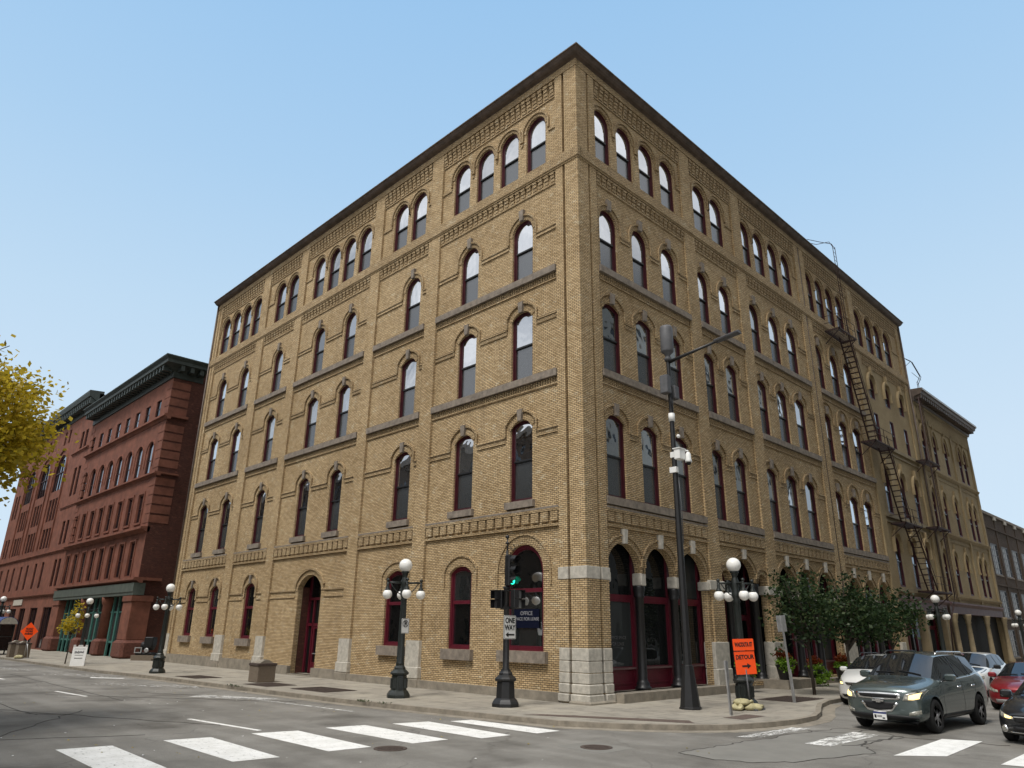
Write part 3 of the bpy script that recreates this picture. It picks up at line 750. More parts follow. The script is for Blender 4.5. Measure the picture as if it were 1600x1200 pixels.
# ---- recessed entrance on the left front
dp = MB(ML)
dp.box(dl + .02, dr - .02, -.96, -.9, .06, 4.99, 1)
for (x0, x1, z0, z1) in ((dl + .02, dl + .16, .1, 4.98), (dr - .16, dr - .02, .1, 4.98), (dl + .1, dr - .1, 2.42, 2.56), (dl + .1, dr - .1, 3.75, 3.88), (DOOR[0] - .62, DOOR[0] - .52, .1, 3.8), (DOOR[0] + .5, DOOR[0] + .6, .1, 3.8)): dp.box(x0, x1, -.9, -.80, z0, z1, 0)
for sgn in (0,):
    a, b = DOOR[0] - .5, DOOR[0] + .48
    dp.strip([(a + .07, .16), (b - .07, .16), (b - .07, 2.36), (a + .07, 2.36)], .14, -.9, -.83, 0, True); dp.box(a, b, -.9, -.84, .14, .62, 0); dp.box(a + .15, b - .15, -.9, -.82, 1.02, 1.06, 2)
    dp.box(a + .03, a + .09, -.84, -.76, 1.0, 1.35, 2)
rev = MB(ML)
rev.box(dl - .25, dl, -1., PN - .28, .06, 4.42, 0); rev.box(dr, dr + .25, -1., PN - .28, .06, 4.42, 0); rev.box(dl - .2, dr + .2, -1., PN - .29, 5.03, 5.2, 0)
rev.box(dl - .2, dr + .2, -1., .05, -.05, .06, 1)
rev.build('entrance_recess', ['redbrick', 'plinth'], BLD)
door = dp.build('entrance_door', ['burg', 'shopglass', 'steel'], BLD)
num = child('house_number', text_mesh('36', .42, .004, 'signwhite'), door, (.885, DOOR[0] - .12, 3.1), (0, 0, -pi / 2))
num2 = child('house_number', text_mesh('56', .40, .004, 'signwhite'), SF2, (11.0, 1.15, 3.55), (0, 0, 0))
# letting signs behind the glass
poster = MB(); poster.box(-.66, .66, -.004, .0, -.32, .36)
ps = poster.build('letting_sign', 'posterblue', BLD); ps.location = (.275, 3.18, 2.72); ps.rotation_euler = (0, 0, -pi / 2)
for tx, z, sz in (('OFFICE', .2, .20), ('SPACE FOR LEASE', .0, .165)):
    child('lettering', text_mesh(tx, sz, .003, 'dimtext'), ps, (0, -.012, z))
for tx, z, sz in (('OFFICE SPACE', .1, .2), ('FOR LEASE', -.12, .2)):
    child('window_lettering', text_mesh(tx, sz * .8, .003, 'greypaint'), BLD, (2.45, .60, 2.0 + z))
wall.build('wall', ['brick', 'brick2', 'paintbrick', 'roof'], BLD)
mould.flush()
stone.flush()
dsp = Parts('downpipe', 'cornice', BLD)
dsp.M = MR; dsp.tube([(22.7, -.06, 26.9), (22.7, -.06, .2)], .06, 8); dsp.flush(); dsp.tube([(41.75, .08, 26.9), (41.75, .08, .2)], .07, 8); dsp.flush()
dsp.M = ML; dsp.tube([(37.93, .08, 26.95), (37.93, .08, .3)], .06, 8)
dsp.flush()
MAT['asphaltseam'] = plain('crack_filler', (.055, .05, .045), .9, .3, 5)
# ------------------------------------------------------------------ ground, pavements, markings
MG = Matrix(((1, 0, 0, 0), (0, 0, 1, 0), (0, 1, 0, 0), (0, 0, 0, 1)))        # (x, height, y) -> world
def st(o): return tag(o, kind='structure')
RZ = -.13
g = MB(); g.box(-600, 600, -600, 600, -.8, RZ); st(g.build('road', 'asphalt'))
KERB = [(90, -4.15), (30, -4.15), (11, -4.2), (8.6, -4.35), (7., -4.75), (5.6, -5.3), (4.3, -5.85), (3., -6.25), (1.6, -6.33), (.2, -6.12), (-1.2, -5.7), (-2.2, -4.95), (-3.2, -3.75), (-4.05, -2.3), (-4.45, .4), (-4.85, 3.5), (-5.25, 7.), (-5.5, 12.), (-5.8, 20.), (-6.15, 25.), (-6.6, 29), (-6.9, 38.), (-7.2, 60.), (-7.6, 128.)]
g = MB(MG); g.prism(KERB + [(90, 128)], -.7, 0., 0); st(g.build('sidewalk', 'sidewalk'))
def inset(path, d):
    out = []
    for i, p in enumerate(path):
        a = Vector(path[max(i - 1, 0)]); c = Vector(path[min(i + 1, len(path) - 1)]); t = (c - a).normalized(); n = Vector((t.y, -t.x))
        out.append((p[0] + n.x * d, p[1] + n.y * d))
    return out
kb = MB(MG); kb.strip(inset(KERB, .07), .17, -.6, .006); st(kb.build('kerb', 'kerb'))
gp = MB(MG); gp.strip(inset(KERB, -.22)[3:20], .40, -.5, RZ + .005); st(gp.build('gutter', 'kerb'))
for y0, y1 in ((-19.3, -60),):
    pass
sw = MB(); sw.box(-400, -20.6, -17.1, 128, -.5, 0); sw.box(-400, 90, -60, -19., -.5, 0); st(sw.build('opposite_sidewalk', 'sidewalk'))
def mark(name, poly, mat, z=RZ + .004, mb=None):
    m = MB(MG); m.prism(poly, z - .003, z, 0); return st(m.build(name, mat))
CW = [((-15.09, 1.80), (-14.05, 1.65), (-14.15, -1.72), (-15.15, -1.6)), ((-12.96, 1.74), (-11.95, 1.56), (-12.06, -1.96), (-12.98, -1.86)), ((-10.96, 1.55), (-9.85, 1.33), (-9.94, -2.02), (-10.95, -1.95)), ((-9.03, 1.38), (-7.95, 1.2), (-7.95, -2.25), (-8.95, -2.2)), ((-7.2, 1.0), (-6.15, .75), (-6.29, -2.65), (-7.2, -2.6)), ((-5.62, .43), (-4.95, .3), (-4.75, -2.9), (-5.55, -2.85))]
for q in CW: mark('crosswalk_stripe', list(q), 'paint')
RW = [((-2.21, -6.5), (.75, -6.55), (.93, -7.0), (-1.85, -6.95)), ((-1.95, -8.1), (1.1, -8.05), (1.04, -8.75), (-1.96, -8.7)), ((-2.2, -10.15), (1.5, -10.05), (1.82, -10.85), (-1.4, -10.95)), ((-1.7, -12.0), (1.7, -12.0), (1.8, -12.8), (-1.5, -12.9)), ((-1.7, -14.0), (1.7, -14.0), (1.8, -14.8), (-1.5, -14.9))]
for i, q in enumerate(RW): mark('crosswalk_stripe', list(q), 'wornpaint' if i < 2 else 'paint', RZ + .010)
rnd = random.Random(5)
PATCH = [(-5.45, -6.94), (-4.6, -6.9), (-3.73, -6.99), (-2.8, -7.0), (-1.92, -7.18), (-.8, -7.1), (.37, -7.3), (1.6, -7.5), (1.9, -8.4), (1.0, -9.3), (.2, -9.1), (-1.27, -9.15), (-2.09, -9.8), (-3.18, -9.45), (-4.64, -9.07), (-5.31, -8.59), (-5.56, -7.89)]
jag = []
for i, p in enumerate(PATCH):
    q = PATCH[(i + 1) % len(PATCH)]
    for k in range(5):
        t = k / 5; jag.append((p[0] + (q[0] - p[0]) * t + rnd.uniform(-.07, .07), p[1] + (q[1] - p[1]) * t + rnd.uniform(-.06, .06)))
mark('pavement_patch', jag, 'patch', RZ + .004)
cr = MB(MG); cr.strip(jag, .03, RZ - .01, RZ + .007, 0, True)
def crack(a, b, n=14, w=.04, amp=.12):
    pts = []
    for i in range(n + 1):
        t = i / n; pts.append((a[0] + (b[0] - a[0]) * t + rnd.uniform(-amp, amp), a[1] + (b[1] - a[1]) * t + rnd.uniform(-amp, amp)))
    cr.strip(pts, w, RZ - .01, RZ + .0065, 0)
crack((.4, -7.2), (1.6, -11.5)); crack((-.3, -8.), (2.2, -8.2), 10, .05); crack((-1.5, -8.9), (1.2, -9.2), 10, .06); crack((-17.5, 18), (-10.9, 3.5), 22, .035, .1); crack((-16, 4), (-12.5, 9.5), 12, .03); crack((-12, 16), (-7, 9.), 20, .04, .15); crack((-14, 9.5), (-13.2, 8.6), 5, .06, .05)
crack((-20, 6), (-13, 2.9), 16, .02, .05); crack((-9, 15.2), (-6.2, 8), 16, .03); crack((-10.4, 30), (-10.6, 12), 20, .03, .06); crack((-14.2, 40), (-13.9, 9), 24, .03, .08)
st(cr.build('road_crack', 'asphaltseam'))
for a, b, w, m in (((-11.35, 17.43), (-11.1, 14.4), .13, 'paint'), ((-10.95, 5.4), (-10.56, 1.95), .13, 'paint'), ((-11.6, 29), (-11.45, 26), .13, 'paint'), ((-6.95, 10.7), (-6.35, 4.2), .12, 'wornpaint')):
    m_ = MB(MG); m_.strip([a, b], w, RZ, RZ + .004); st(m_.build('lane_marking', m))
mark('lane_marking', [(-8.3, 12.2), (-6.6, 9.2), (-6.1, 9.6), (-7.6, 12.6)], 'wornpaint'); mark('lane_marking', [(-9.4, 20.5), (-6.4, 15.5), (-6.0, 17.2), (-8.4, 21.5)], 'vwornpaint'); mark('lane_marking', [(-9.4, 30.), (-7.2, 24.), (-6.6, 24.5), (-8.2, 30.5)], 'vwornpaint'); mark('lane_marking', [(-12, 40.), (-9, 33.), (-8.3, 34.5), (-11., 42.5)], 'vwornpaint')
mark('lane_marking', [(-8.1, 24.9), (-7.0, 23.6), (-6.8, 23.9), (-7.9, 25.4)], 'paint')
for (x, y) in ((-9.77, -2.5), (-6.2, -5.28)):
    o = MB(); o.lathe([(.36, 0), (.36, .012), (.31, .014), (.30, .008), (.001, .009)], (0, 0, 0), 28)
    for a in range(-4, 5):
        h = sqrt(max(0, .27 ** 2 - (a * .06) ** 2)); o.box(-h, h, a * .06 - .018, a * .06 + .018, .008, .013)
    o = o.build('manhole_cover', 'grate'); o.location = (x, y, RZ); tag(o, 'round iron manhole cover ' + ('partly under the second white crosswalk stripe from the building' if x < -8 else 'in open asphalt right of the crosswalk'), 'manhole cover')
mark('road_patch', [(-6.75, -4.6), (-5.6, -4.6), (-5.6, -5.9), (-6.75, -5.9)], 'patch', RZ + .002)
# dark tactile plates at the corner ramps and rusty tree grates
mark('kerb_ramp_plate', [(-3.75, -.6), (-3.2, -.9), (-1.15, -4.5), (-1.6, -4.95)], 'ramp', .007)
mark('kerb_ramp_plate', [(.25, -5.35), (1.6, -5.35), (1.6, -4.75), (.25, -4.75)], 'ramp', .007)
def grate(x, y, w, l, rz, label):
    m = MB(); m.box(-w / 2, w / 2, -l / 2, l / 2, .0, .012)
    k = int(l / .12)
    for i in range(k): m.box(-w / 2 + .06, w / 2 - .06, -l / 2 + .04 + i * .12, -l / 2 + .10 + i * .12, .010, .022)
    o = m.build('tree_grate', 'grate'); o.location = (x, y, .002); o.rotation_euler = (0, 0, rz); tag(o, label, 'tree grate', 'rusty tree grates in the sidewalk')
grate(-3.65, 10.6, 1.5, 2.4, .05, 'rusty empty tree grate in the sidewalk between concrete planter and entrance lamp')
grate(-4.1, 14.2, 1.4, 2., .05, 'rusty empty tree grate in front of the aggregate planter')
grate(-4.5, 20.7, 1.3, 2.2, .05, 'rusty empty tree grate nearest the far end of the yellow building')
grate(7.9, -3.2, 2.4, 1.5, 0, 'dark tree grate at the foot of the leaning sign post')
wd = MB(uv) if False else MB()
for (cx, cy, n) in ((-5.25, 5.4, 60), (-5.2, 4.3, 26), (-5.7, 14.4, 30), (-5.75, 13.7, 30)):
    for i in range(n):
        a = rnd.uniform(0, 2 * pi); l = rnd.uniform(.04, .12); x = cx + rnd.gauss(0, .06); y = cy + rnd.gauss(0, .16); dx, dy = cos(a) * l, sin(a) * l
        wd.add([(x, y, 0), (x + dx * .6 - dy * .15, y + dy * .6 + dx * .15, l * .7), (x + dx, y + dy, l * .5), (x + dx * .6 + dy * .15, y + dy * .6 - dx * .15, l * .65)], [(0, 1, 2, 3)], 0, False, (rnd.random(), 0))
tag(wd.build('kerb_weeds', 'leafgreen', None, False), kind='stuff')
lt = MB()
for i in range(150):
    x, y = rnd.uniform(-18, -4), rnd.uniform(-8, 22); s = rnd.uniform(.012, .05); a = rnd.uniform(0, 6.28)
    lt.add([(x + s * cos(a + k * 1.57) * (1 if k % 2 else .6), y + s * sin(a + k * 1.57) * (1 if k % 2 else .6), RZ + .008 + .01 * (k % 2)) for k in range(4)], [(0, 1, 2, 3)], 0 if i % 3 else 1, False, (rnd.random(), 0))
tag(lt.build('leaf_litter', ['leafyellow', 'signwhite'], None, False), kind='stuff')

# ------------------------------------------------------------------ red buildings down the left street
def red_building(name, label, xoff, y0, y1, H, rows, wallmat, side_mat):
    b = thing(name, label, 'building', (xoff, 0, 0)); return b
XR = -.5
RB = red_building('sandstone_building', 'red sandstone building with green storefront and dark green cornice beside the yellow one', XR, 44.2, 66.4, 24, None, None, None)
rw = MB(ML); Y0, Y1 = 44.2, 66.4
pit = 2.63; cs = [46.75 + i * pit for i in range(8)]
zs_ = [5.5, 9.4, 13.9, 18.65, 22.4]
rws = [(6.05, 8.65, 0.), (10.25, 12.5, 0.), (14.3, 16.5, .55), (19.15, 20.75, 0.)]
for r, (z0, z1, h) in enumerate(rws):
    ho = [archpoly(c, 1.1, z0, z1, h) for c in cs]
    rw.panel((Y0, Y1, zs_[r], zs_[r + 1]), ho, 0., .2, 0)
    for c in cs:
        w = MB(ML); w.strip(archpoly(c, 1.0, z0 + .05, z1, max(0, h - .05)), .07, -.18, -.07, 0, True); w.box(c - .5, c + .5, -.18, -.09, (z0 + z1) / 2, (z0 + z1) / 2 + .07, 0)
        wo = w.build('window', 'maroon', RB); p = MB(ML); p.sheet(archpoly(c, 1.02, z0 + .03, z1, max(0, h - .03)), -.12); p.build('pane', 'shopglass', wo, False)
rw.box(Y0 + .1, Y1, -.6, -.45, 0, 22.4, 2)
rw.box(Y0, Y0 + .05, -14, -.01, 0, 22.4, 1)
for z in [5.6 + .75 * k for k in range(22)]:                                        # quoins wrap the near corner
    if 13.6 < z < 14.2 or 18.2 < z < 19: continue
    L = 1.35 if int(z / .75) % 2 else 1.1
    if z > 9.5: rw.box(Y0 - .025, Y0 + L, -1.5, .03, z, z + .6, 0); rw.box(Y1 - 1.0, Y1 + .02, -.3, .03, z, z + .6, 0)
rw.build('wall', ['sandstone', 'redbrick', 'dark'], RB)
def ledge(z0, z1, n, mat='sandstone', a=Y0, b=Y1, par=None, wrap=1.6, nm='ledge'):
    m = MB(ML); m.extr([(-.2, z0), (.05, z0), (n * .5, z0 + (z1 - z0) * .4), (n, z0 + (z1 - z0) * .55), (n, z1), (-.2, z1 + .03)], a - (n if wrap else 0), b, 0)
    if wrap: m.box(a - n, a, -wrap, -.2, z0 + (z1 - z0) * .5, z1)
    return m.build(nm, mat, par or RB)
ledge(5.45, 5.85, .5); ledge(9.35, 9.75, .5, wrap=0); ledge(13.85, 14.15, .3); ledge(18.6, 19.0, .35)
m = MB(ML)
for c in cs:
    for z0, z1 in ((6.05, 8.75), (10.25, 12.6)): m.strip([(c - .68, z0 - .08), (c - .68, z1 + .08), (c + .68, z1 + .08), (c + .68, z0 - .08)], .16, -.1, .08, 0, True)
    m.strip([(c + .95, 14.9)] + arcpts(c, 1.9, 16.2, .95, 10) + [(c - .95, 14.9)], .10, -.1, .06, 0)
m.build('window_surround', 'sandstone', RB)
bm_ = MB(ML); bm_.extr([(-.5, 4.55), (.30, 4.55), (.30, 4.75), (.36, 4.8), (.36, 5.45), (-.5, 5.45)], Y0 - .35, Y1, 0); bm_.build('storefront_beam', 'greenbeam', RB)
for i, (a, b) in enumerate(((43.95, 45.9), (50.6, 51.6), (56.5, 57.5), (64.2, 66.3))):
    p = MB(ML)
    if i in (0, 3): p.bevbox(a, b, -1.2, .25, 1.3, 4.55, .04, 0); p.box(a - .1, b + .05, -1.25, .33, 4.1, 4.5, 0); p.bevbox(a - .25, b + .2, -1.4, .5, -.05, 1.3, .2, 1)
    else: p.lathe([(.46, 1.3), (.44, 3.9), (.52, 4.0), (.6, 4.3), (.6, 4.55)], ((a + b) / 2, -.3, 0), 20, 0); p.bevbox(a - .25, b + .25, -1.0, .35, -.05, 1.3, .2, 1)
    p.build('storefront_pier', ['sandstone', 'roughsandstone'], RB)
sf = MB(ML)
for k in range(15):
    y = 46.2 + k * 1.27
    if any(a - .3 < y < b + .3 for a, b in ((50.6, 51.6), (56.5, 57.5))): continue
    sf.box(y - .13, y + .13, -.55, -.32, 0, 4.55, 0)
sf.box(45.9, 64.2, -.54, -.40, 1.0, 1.15, 0); sf.box(45.9, 64.2, -.54, -.40, 3.3, 3.42, 0); sf.box(45.9, 64.2, -.52, -.45, 0, 1.0, 0)
so_ = sf.build('storefront', 'greenpaint', RB); p = MB(ML); p.sheet([(45.9, 1.0), (64.2, 1.0), (64.2, 4.5), (45.9, 4.5)], -.5); p.build('pane', 'shopglass', so_, False)
c = MB(ML); prof = [(-.4, 22.25), (.12, 22.25), (.12, 22.75), (.45, 23.0), (1.05, 23.2), (1.05, 23.45), (1.25, 23.7), (1.25, 23.8), (-.4, 24.0)]
c.extr(prof, Y0, Y1, 0, 1, 0)
cy = MB(); cy.M = Matrix(((1, 0, 0, 0), (0, -1, 0, Y0), (0, 0, 1, 0), (0, 0, 0, 1))); cy.extr(prof, 0, 2.4, 0, 1, 0)
for i in range(30): c.box(Y0 + .05 + i * .74, Y0 + .35 + i * .74, .1, .95, 22.7, 23.2, 0)
for i in range(3): cy.box(.15 + i * .8, .45 + i * .8, .1, .95, 22.7, 23.2, 0)
c.v += cy.v; off = len(c.v) - len(cy.v); c.f += [[i + off for i in f] for f in cy.f]; c.mi += cy.mi; c.uv += cy.uv; c.sm += cy.sm
c.build('cornice', 'greencornice', RB)
r = MB(); r.box(.4, 14, Y0 + .1, Y1 - .1, 22.3, 22.9); r.box(.4, 14, Y0, Y0 + .3, 22.3, 23.3, 1); r.build('roof', ['roof', 'redbrick'], RB)

RC = thing('red_arched_building', 'taller red sandstone building with three giant arches and dark cornice, beyond the green storefront', 'building', (XR, 0, 0))
A0, A1 = 66.5, 98.5
rw = MB(ML); H2 = 24.6
rows2 = {'pair': ((6.0, 8.7), (10.2, 12.6), (15.2, 18.3), (20.4, 22.3))}
def rwin(c, w, z0, z1, h, par, mull=0):
    m = MB(ML); m.strip(archpoly(c, w - .1, z0 + .05, z1, max(0, h - .05)), .10, -.22, -.10, 0, True)
    for k in range(mull): x = c - w / 2 + (k + 1) * w / (mull + 1); m.box(x - .05, x + .05, -.2, -.10, z0, z1 + h * .75, 0)
    if mull:
        for z in (z1 + .1,): m.box(c - w / 2, c + w / 2, -.2, -.08, z - .06, z + .06, 0)
    o = m.build('window', ['maroon', 'sandstone'], par); p = MB(ML); p.sheet(archpoly(c, w - .06, z0 + .03, z1, max(0, h - .03)), -.17); p.build('pane', 'shopglass', o, False)
hol = []; pairs = [68.4, 69.9, 95.2, 96.7]
for z0, z1 in rows2['pair']:
    for c_ in pairs: hol.append((c_, .95, z0, z1, 0.))
for ca in (76.5, 83.3, 90.1):
    hol.append((ca, 4.3, 16.6, 18.6, 2.15)); hol += [(ca + d, 1.0, a_, b_, 0.) for d in (-1.3, 0., 1.3) for a_, b_ in ((10.2, 12.4), (13.2, 15.7))]
    for d in (-1.6, -.2, 1.4): 
        if d != -.2: hol.append((ca + d, .95, 6.0, 8.7, 0.)); hol.append((ca + d * .6, .8, 22.0, 23.6, 0.))
for lo, hi in ((5.2, 9.4), (9.4, 24.6)):
    hh = [h for h in hol if lo <= h[2] < hi]
    rw.panel((A0, A1, lo, hi), [archpoly(*h, 16) for h in hh], .0, .28, 0)
for h in hol: rwin(*h, RC, 3 if h[1] > 2 else 0)
gh = [(69.2, 3.2, .1, 4.0, 0.), (74.6, 3., .5, 4.0, 0.), (79.6, 2.6, .1, 4.0, 0.), (84.2, 3.2, .1, 4.0, 0.), (89.5, 3., .5, 4., 0.), (95., 3., .1, 4., 0.)]
rw.panel((A0, A1, 0, 5.2), [archpoly(*h) for h in gh], .0, .5, 0)
for h in gh: rwin(*h, RC, 1)
rw.box(A0 + .3, A1 - .3, -.8, -.6, 0, 24.3, 2); rw.box(A0 - .0, A0 + .2, -12, -.02, 20, 25.9, 1); rw.box(A0 + .25, A1 - .25, -12, -.4, 24.4, 24.7, 2); rw.box(A1 - .2, A1, -12, -.02, 0, 25.5, 1)
rw.build('wall', ['sandstone', 'redbrick', 'dark'], RC)
m = MB(ML)
for ca in (76.5, 83.3, 90.1): m.strip([(ca + 2.5, 10.2)] + arcpts(ca, 5., 18.9, 2.5, 20) + [(ca - 2.5, 10.2)], .3, -.1, .14, 0)
m.build('arch_moulding', 'sandstone', RC)
for z, n in ((5.1, .25), (9.4, .2), (14.0, .12), (19.9, .2)): ledge(z, z + .25, n, 'sandstone', A0, 72.5 if z in (14.0, 19.9) else A1, RC, 0)
c = MB(ML); c.extr([(-.4, 24.3), (.1, 24.3), (.1, 24.9), (.4, 25.2), (.9, 25.5), (1.0, 25.9), (1.0, 26.1), (-.4, 26.2)], A0, A1, 0, 0, 0)
for i in range(46): c.box(A0 + .1 + i * .75, A0 + .4 + i * .75, .1, .8, 24.7, 25.4, 0)
c.build('cornice', 'greencornice', RC)
sg = MB(ML); sg.box(80.2, 84.3, .02, .10, 4.35, 4.95, 0); so_ = sg.build('fascia_board', 'lime', RC)

FB = thing('brick_block', 'distant brown brick block closing the far end of the left street', 'building', (0, 0, 0))
m = MB(); m.M = Matrix(((1, 0, 0, 0), (0, -1, 0, 135.), (0, 0, 1, 0), (0, 0, 0, 1)))
hs = []
for i in range(11):
    for k in range(5): hs.append((-31 + i * 3., 1.3, 3.2 + k * 4.3, 5.9 + k * 4.3, 0.))
for k in range(6): m.panel((-34, 2.5, [0, 2.5, 6.8, 11.1, 15.4, 19.7][k], [2.5, 6.8, 11.1, 15.4, 19.7, 25.][k]), [archpoly(*h) for h in hs if [0, 2.5, 6.8, 11.1, 15.4, 19.7][k] <= h[2] < [2.5, 6.8, 11.1, 15.4, 19.7, 25.][k]], 0, .3, 0)
m.box(-34, 2.5, -9, -.31, 0, 25., 1); m.build('wall', ['redbrick', 'shopglass'], FB)
c = MB(); c.M = m.M; c.extr([(-.3, 24.2), (.1, 24.2), (.6, 25.2), (.6, 25.5), (-.3, 25.6)], -34.5, 3., 0)
for i in range(60): c.box(-34 + i * .6, -33.75 + i * .6, .0, .5, 24.5, 25.1, 0)
c.build('cornice', 'sandstone', FB)

# ------------------------------------------------------------------ buildings up the right street
PB = thing('painted_building', 'beige painted building with narrow arched windows and cornice right of the yellow brick one', 'building')
m = MB(MR); S0, S1 = 42.05, 57.5
cols = {15.3: (43.35, 46.2, 49.2, 53.45, 55.1), 10.15: (43.1, 46.0, 49.2, 53.35, 54.9), 5.4: (43.1, 46.1, 49.2, 53.25, 54.85)}
for (lo, hi), z0 in zip(((4.7, 9.3), (9.3, 14.6), (14.6, 20.7)), (5.4, 10.15, 15.3)):
    m.panel((S0, S1, lo, hi), [archpoly(c, .92, z0, z0 + 2.55, .46) for c in cols[z0]], 0., .3, 0)
    for c in cols[z0]: put_window(PB, 'R', c, .92, z0, z0 + 2.55, .46, 'plain', 'arched_window', .08)
m.box(S0, S1 - .35, -.8, -.45, 0, 20.3, 1); m.box(S1 - .3, S1, -14, -.01, 0, 20.7, 0); m.box(S0, S1 - .35, -14, -.5, 20.4, 20.6, 1)
for x in (42.2, 44.9, 51.3, 57.15): m.box(x - .22, x + .22, -.1, .12, 4.8, 19.3, 0)
m.build('wall', ['paintbrick', 'dark'], PB)
for z0 in cols:
    for c in cols[z0]:
        h = MB(MR); h.strip([(c + .66, z0 + 2.0), (c + .66, z0 + 2.55)] + pointed(c, 1.32, z0 + 2.55, .88)[1:-1] + [(c - .66, z0 + 2.55), (c - .66, z0 + 2.0)], .16, -.1, .12, 0)
        h.box(c - .1, c + .1, -.05, .14, z0 + 3.3, z0 + 3.85, 0); h.box(c - .8, c - .58, -.05, .15, z0 + 1.85, z0 + 2.05, 0); h.box(c + .58, c + .8, -.05, .15, z0 + 1.85, z0 + 2.05, 0)
        h.build('hood_moulding', 'paintbrick', PB)
for z in (14.75, 9.75, 4.95):
    ledge_ = MB(MR); ledge_.extr([(-.1, z), (.06, z), (.2, z + .2), (.2, z + .28), (-.1, z + .32)], S0, S1, 0); ledge_.box(S0, S1, -.1, .05, z - .35, z - .22, 0); ledge_.build('sill_course', 'paintbrick', PB)
ct = MB(MR)
for i in range(40): ct.box(S0 + .12 + i * .385, S0 + .34 + i * .385, -.1, .12, 18.95, 20.2, 0)
ct.box(S0, S1, -.1, .15, 20.2, 20.4, 0); ct.build('corbel_table', 'paintbrick', PB)
c = MB(MR); c.extr([(-.3, 20.4), (.2, 20.4), (.3, 20.75), (.8, 20.9), (.85, 21.1), (.95, 21.15), (.95, 21.35), (-.3, 21.4)], S0 - .1, S1 + .35, 0)
for i in range(30): c.box(S0 + i * .52, S0 + .22 + i * .52, .1, .75, 20.55, 20.9, 0)
c.extr([(.951, 21.16), (.975, 21.16), (.975, 21.28), (.951, 21.28)], S0 - .1, S1 + .36, 1)
c.build('cornice', ['cornice', 'steel'], PB)
l = MB(MR); l.extr([(-.5, 3.9), (.05, 3.9), (.05, 4.4), (.25, 4.6), (.25, 4.72), (-.5, 4.75)], S0, S1, 0); l.build('shopfront_lintel', 'mauve', PB)
for x in (42.4, 45.9, 51.4, 57.1):
    p = MB(); p.lathe([(.30, 0), (.30, .5), (.20, .55), (.17, 3.2), (.22, 3.3), (.19, 3.4), (.30, 3.75), (.30, 3.9)], (0, 0, 0), 16); o = p.build('pilaster', 'beige', PB); o.location = (x, -.12, 0)
_B, BLD = BLD, PB
storefront(42.1, 57.3, .05, [42.6, 44.2, 45.9, 47.5, 49.3, 51.4, 53., 54.6, 57.], 2.8, .8, door=(1, 4))
BLD = _B

BB = thing('industrial_building', 'low dark brown brick industrial building with tall pale gridded windows at right edge', 'building')
m = MB(MR); S0, S1 = 57.6, 100.
bw = 3.75; xs = [60.0 + i * 4.1 for i in range(10)]
for lo, hi, z0, z1 in ((0, 3.6, .6, 2.9), (3.6, 7.1, 3.9, 6.3), (7.1, 13.4, 7.7, 10.55)):
    m.panel((S0, S1, lo, hi), [archpoly(x, 2.5, z0, z1, 0.) for x in xs], -.06, .14, 0)
for x in [58.0 + i * 4.1 for i in range(11)]: m.box(x - .35, x + .35, -.6, 0., 0, 13.2, 0)
m.box(S0 + .35, S1, -.9, -.7, 0, 12.9, 1); m.box(S0, S0 + .3, -14, -.2, 0, 13.4, 0); m.box(S0 + .35, S1, -14, -.7, 13., 13.2, 1)
m.build('wall', ['brownbrick', 'dark'], BB)
for x in xs[:9]:
    for z0, z1 in ((.6, 2.9), (3.9, 6.3), (7.7, 10.55)):
        w = MB(MR); w.strip([(x - 1.2, z0 + .05), (x + 1.2, z0 + .05), (x + 1.2, z1 - .05), (x - 1.2, z1 - .05)], .1, -.16, -.09, 0, True)
        for k in range(1, 4): w.box(x - 1.25 + k * .625 - .02, x - 1.25 + k * .625 + .02, -.15, -.10, z0, z1, 0)
        for k in range(1, 5): w.box(x - 1.25, x + 1.25, -.15, -.10, z0 + k * (z1 - z0) / 5 - .02, z0 + k * (z1 - z0) / 5 + .02, 0)
        w.box(x - 1.35, x + 1.35, -.2, .0, z0 - .12, z0, 1)
        wo = w.build('window', ['greypaint', 'sill'], BB)
        p = MB(MR); p.sheet([(x - 1.25, z0), (x + .62, z0), (x + .62, z1), (x - 1.25, z1)], -.13); p.build('pale_pane', 'paleglass', wo, False)
        p = MB(MR); p.sheet([(x + .62, z0), (x + 1.25, z0), (x + 1.25, z1), (x + .62, z1)], -.13); p.build('dark_reveal_strip', 'shopglass', wo, False)  # dark sheet standing in for the shaded window reveal on this side
c = MB(MR); c.box(S0, S1, -.6, .06, 13.2, 13.45, 0)
for x in [61.9 + i * 4.1 for i in range(9)]: c.box(x - .4, x + .4, -.2, .09, 12.9, 13.2, 1)
c.box(S0, S1, -.3, .04, 11.9, 12.05, 2); c.box(S0, S1, -.3, .04, 6.7, 6.85, 2); c.build('coping', ['sill', 'lime', 'brownbrick'], BB)

# ------------------------------------------------------------------ the blocks across both streets (seen in window and car reflections)
def far_side(name, label, M, s0, s1, H, mat, loc):
    b = thing(name, label, 'building'); m = MB(M); n = int((s1 - s0) / 3.2); p = (s1 - s0) / n; fl = int(H / 4)
    for k in range(fl):
        m.panel((s0, s1, k * 4., k * 4. + 4.), [archpoly(s0 + (i + .5) * p, 1.5, k * 4. + .9, k * 4. + 3.2, 0.) for i in range(n)], 0., .3, 0)
    m.box(s0, s1, -10, -.3, 0, fl * 4., 1); m.box(s0 - .3, s1 + .3, -10.2, .4, fl * 4., fl * 4 + .8, 2); m.build('wall', [mat, 'screen' if mat == 'lime' else 'shopglass', 'sill'], b)
far_side('office_building', 'plain brown office block across the left street, seen only in window reflections', Matrix(((0, 1, 0, -27.), (1, 0, 0, 0), (0, 0, 1, 0), (0, 0, 0, 1))), -6, 150, 21, 'brownbrick', None)
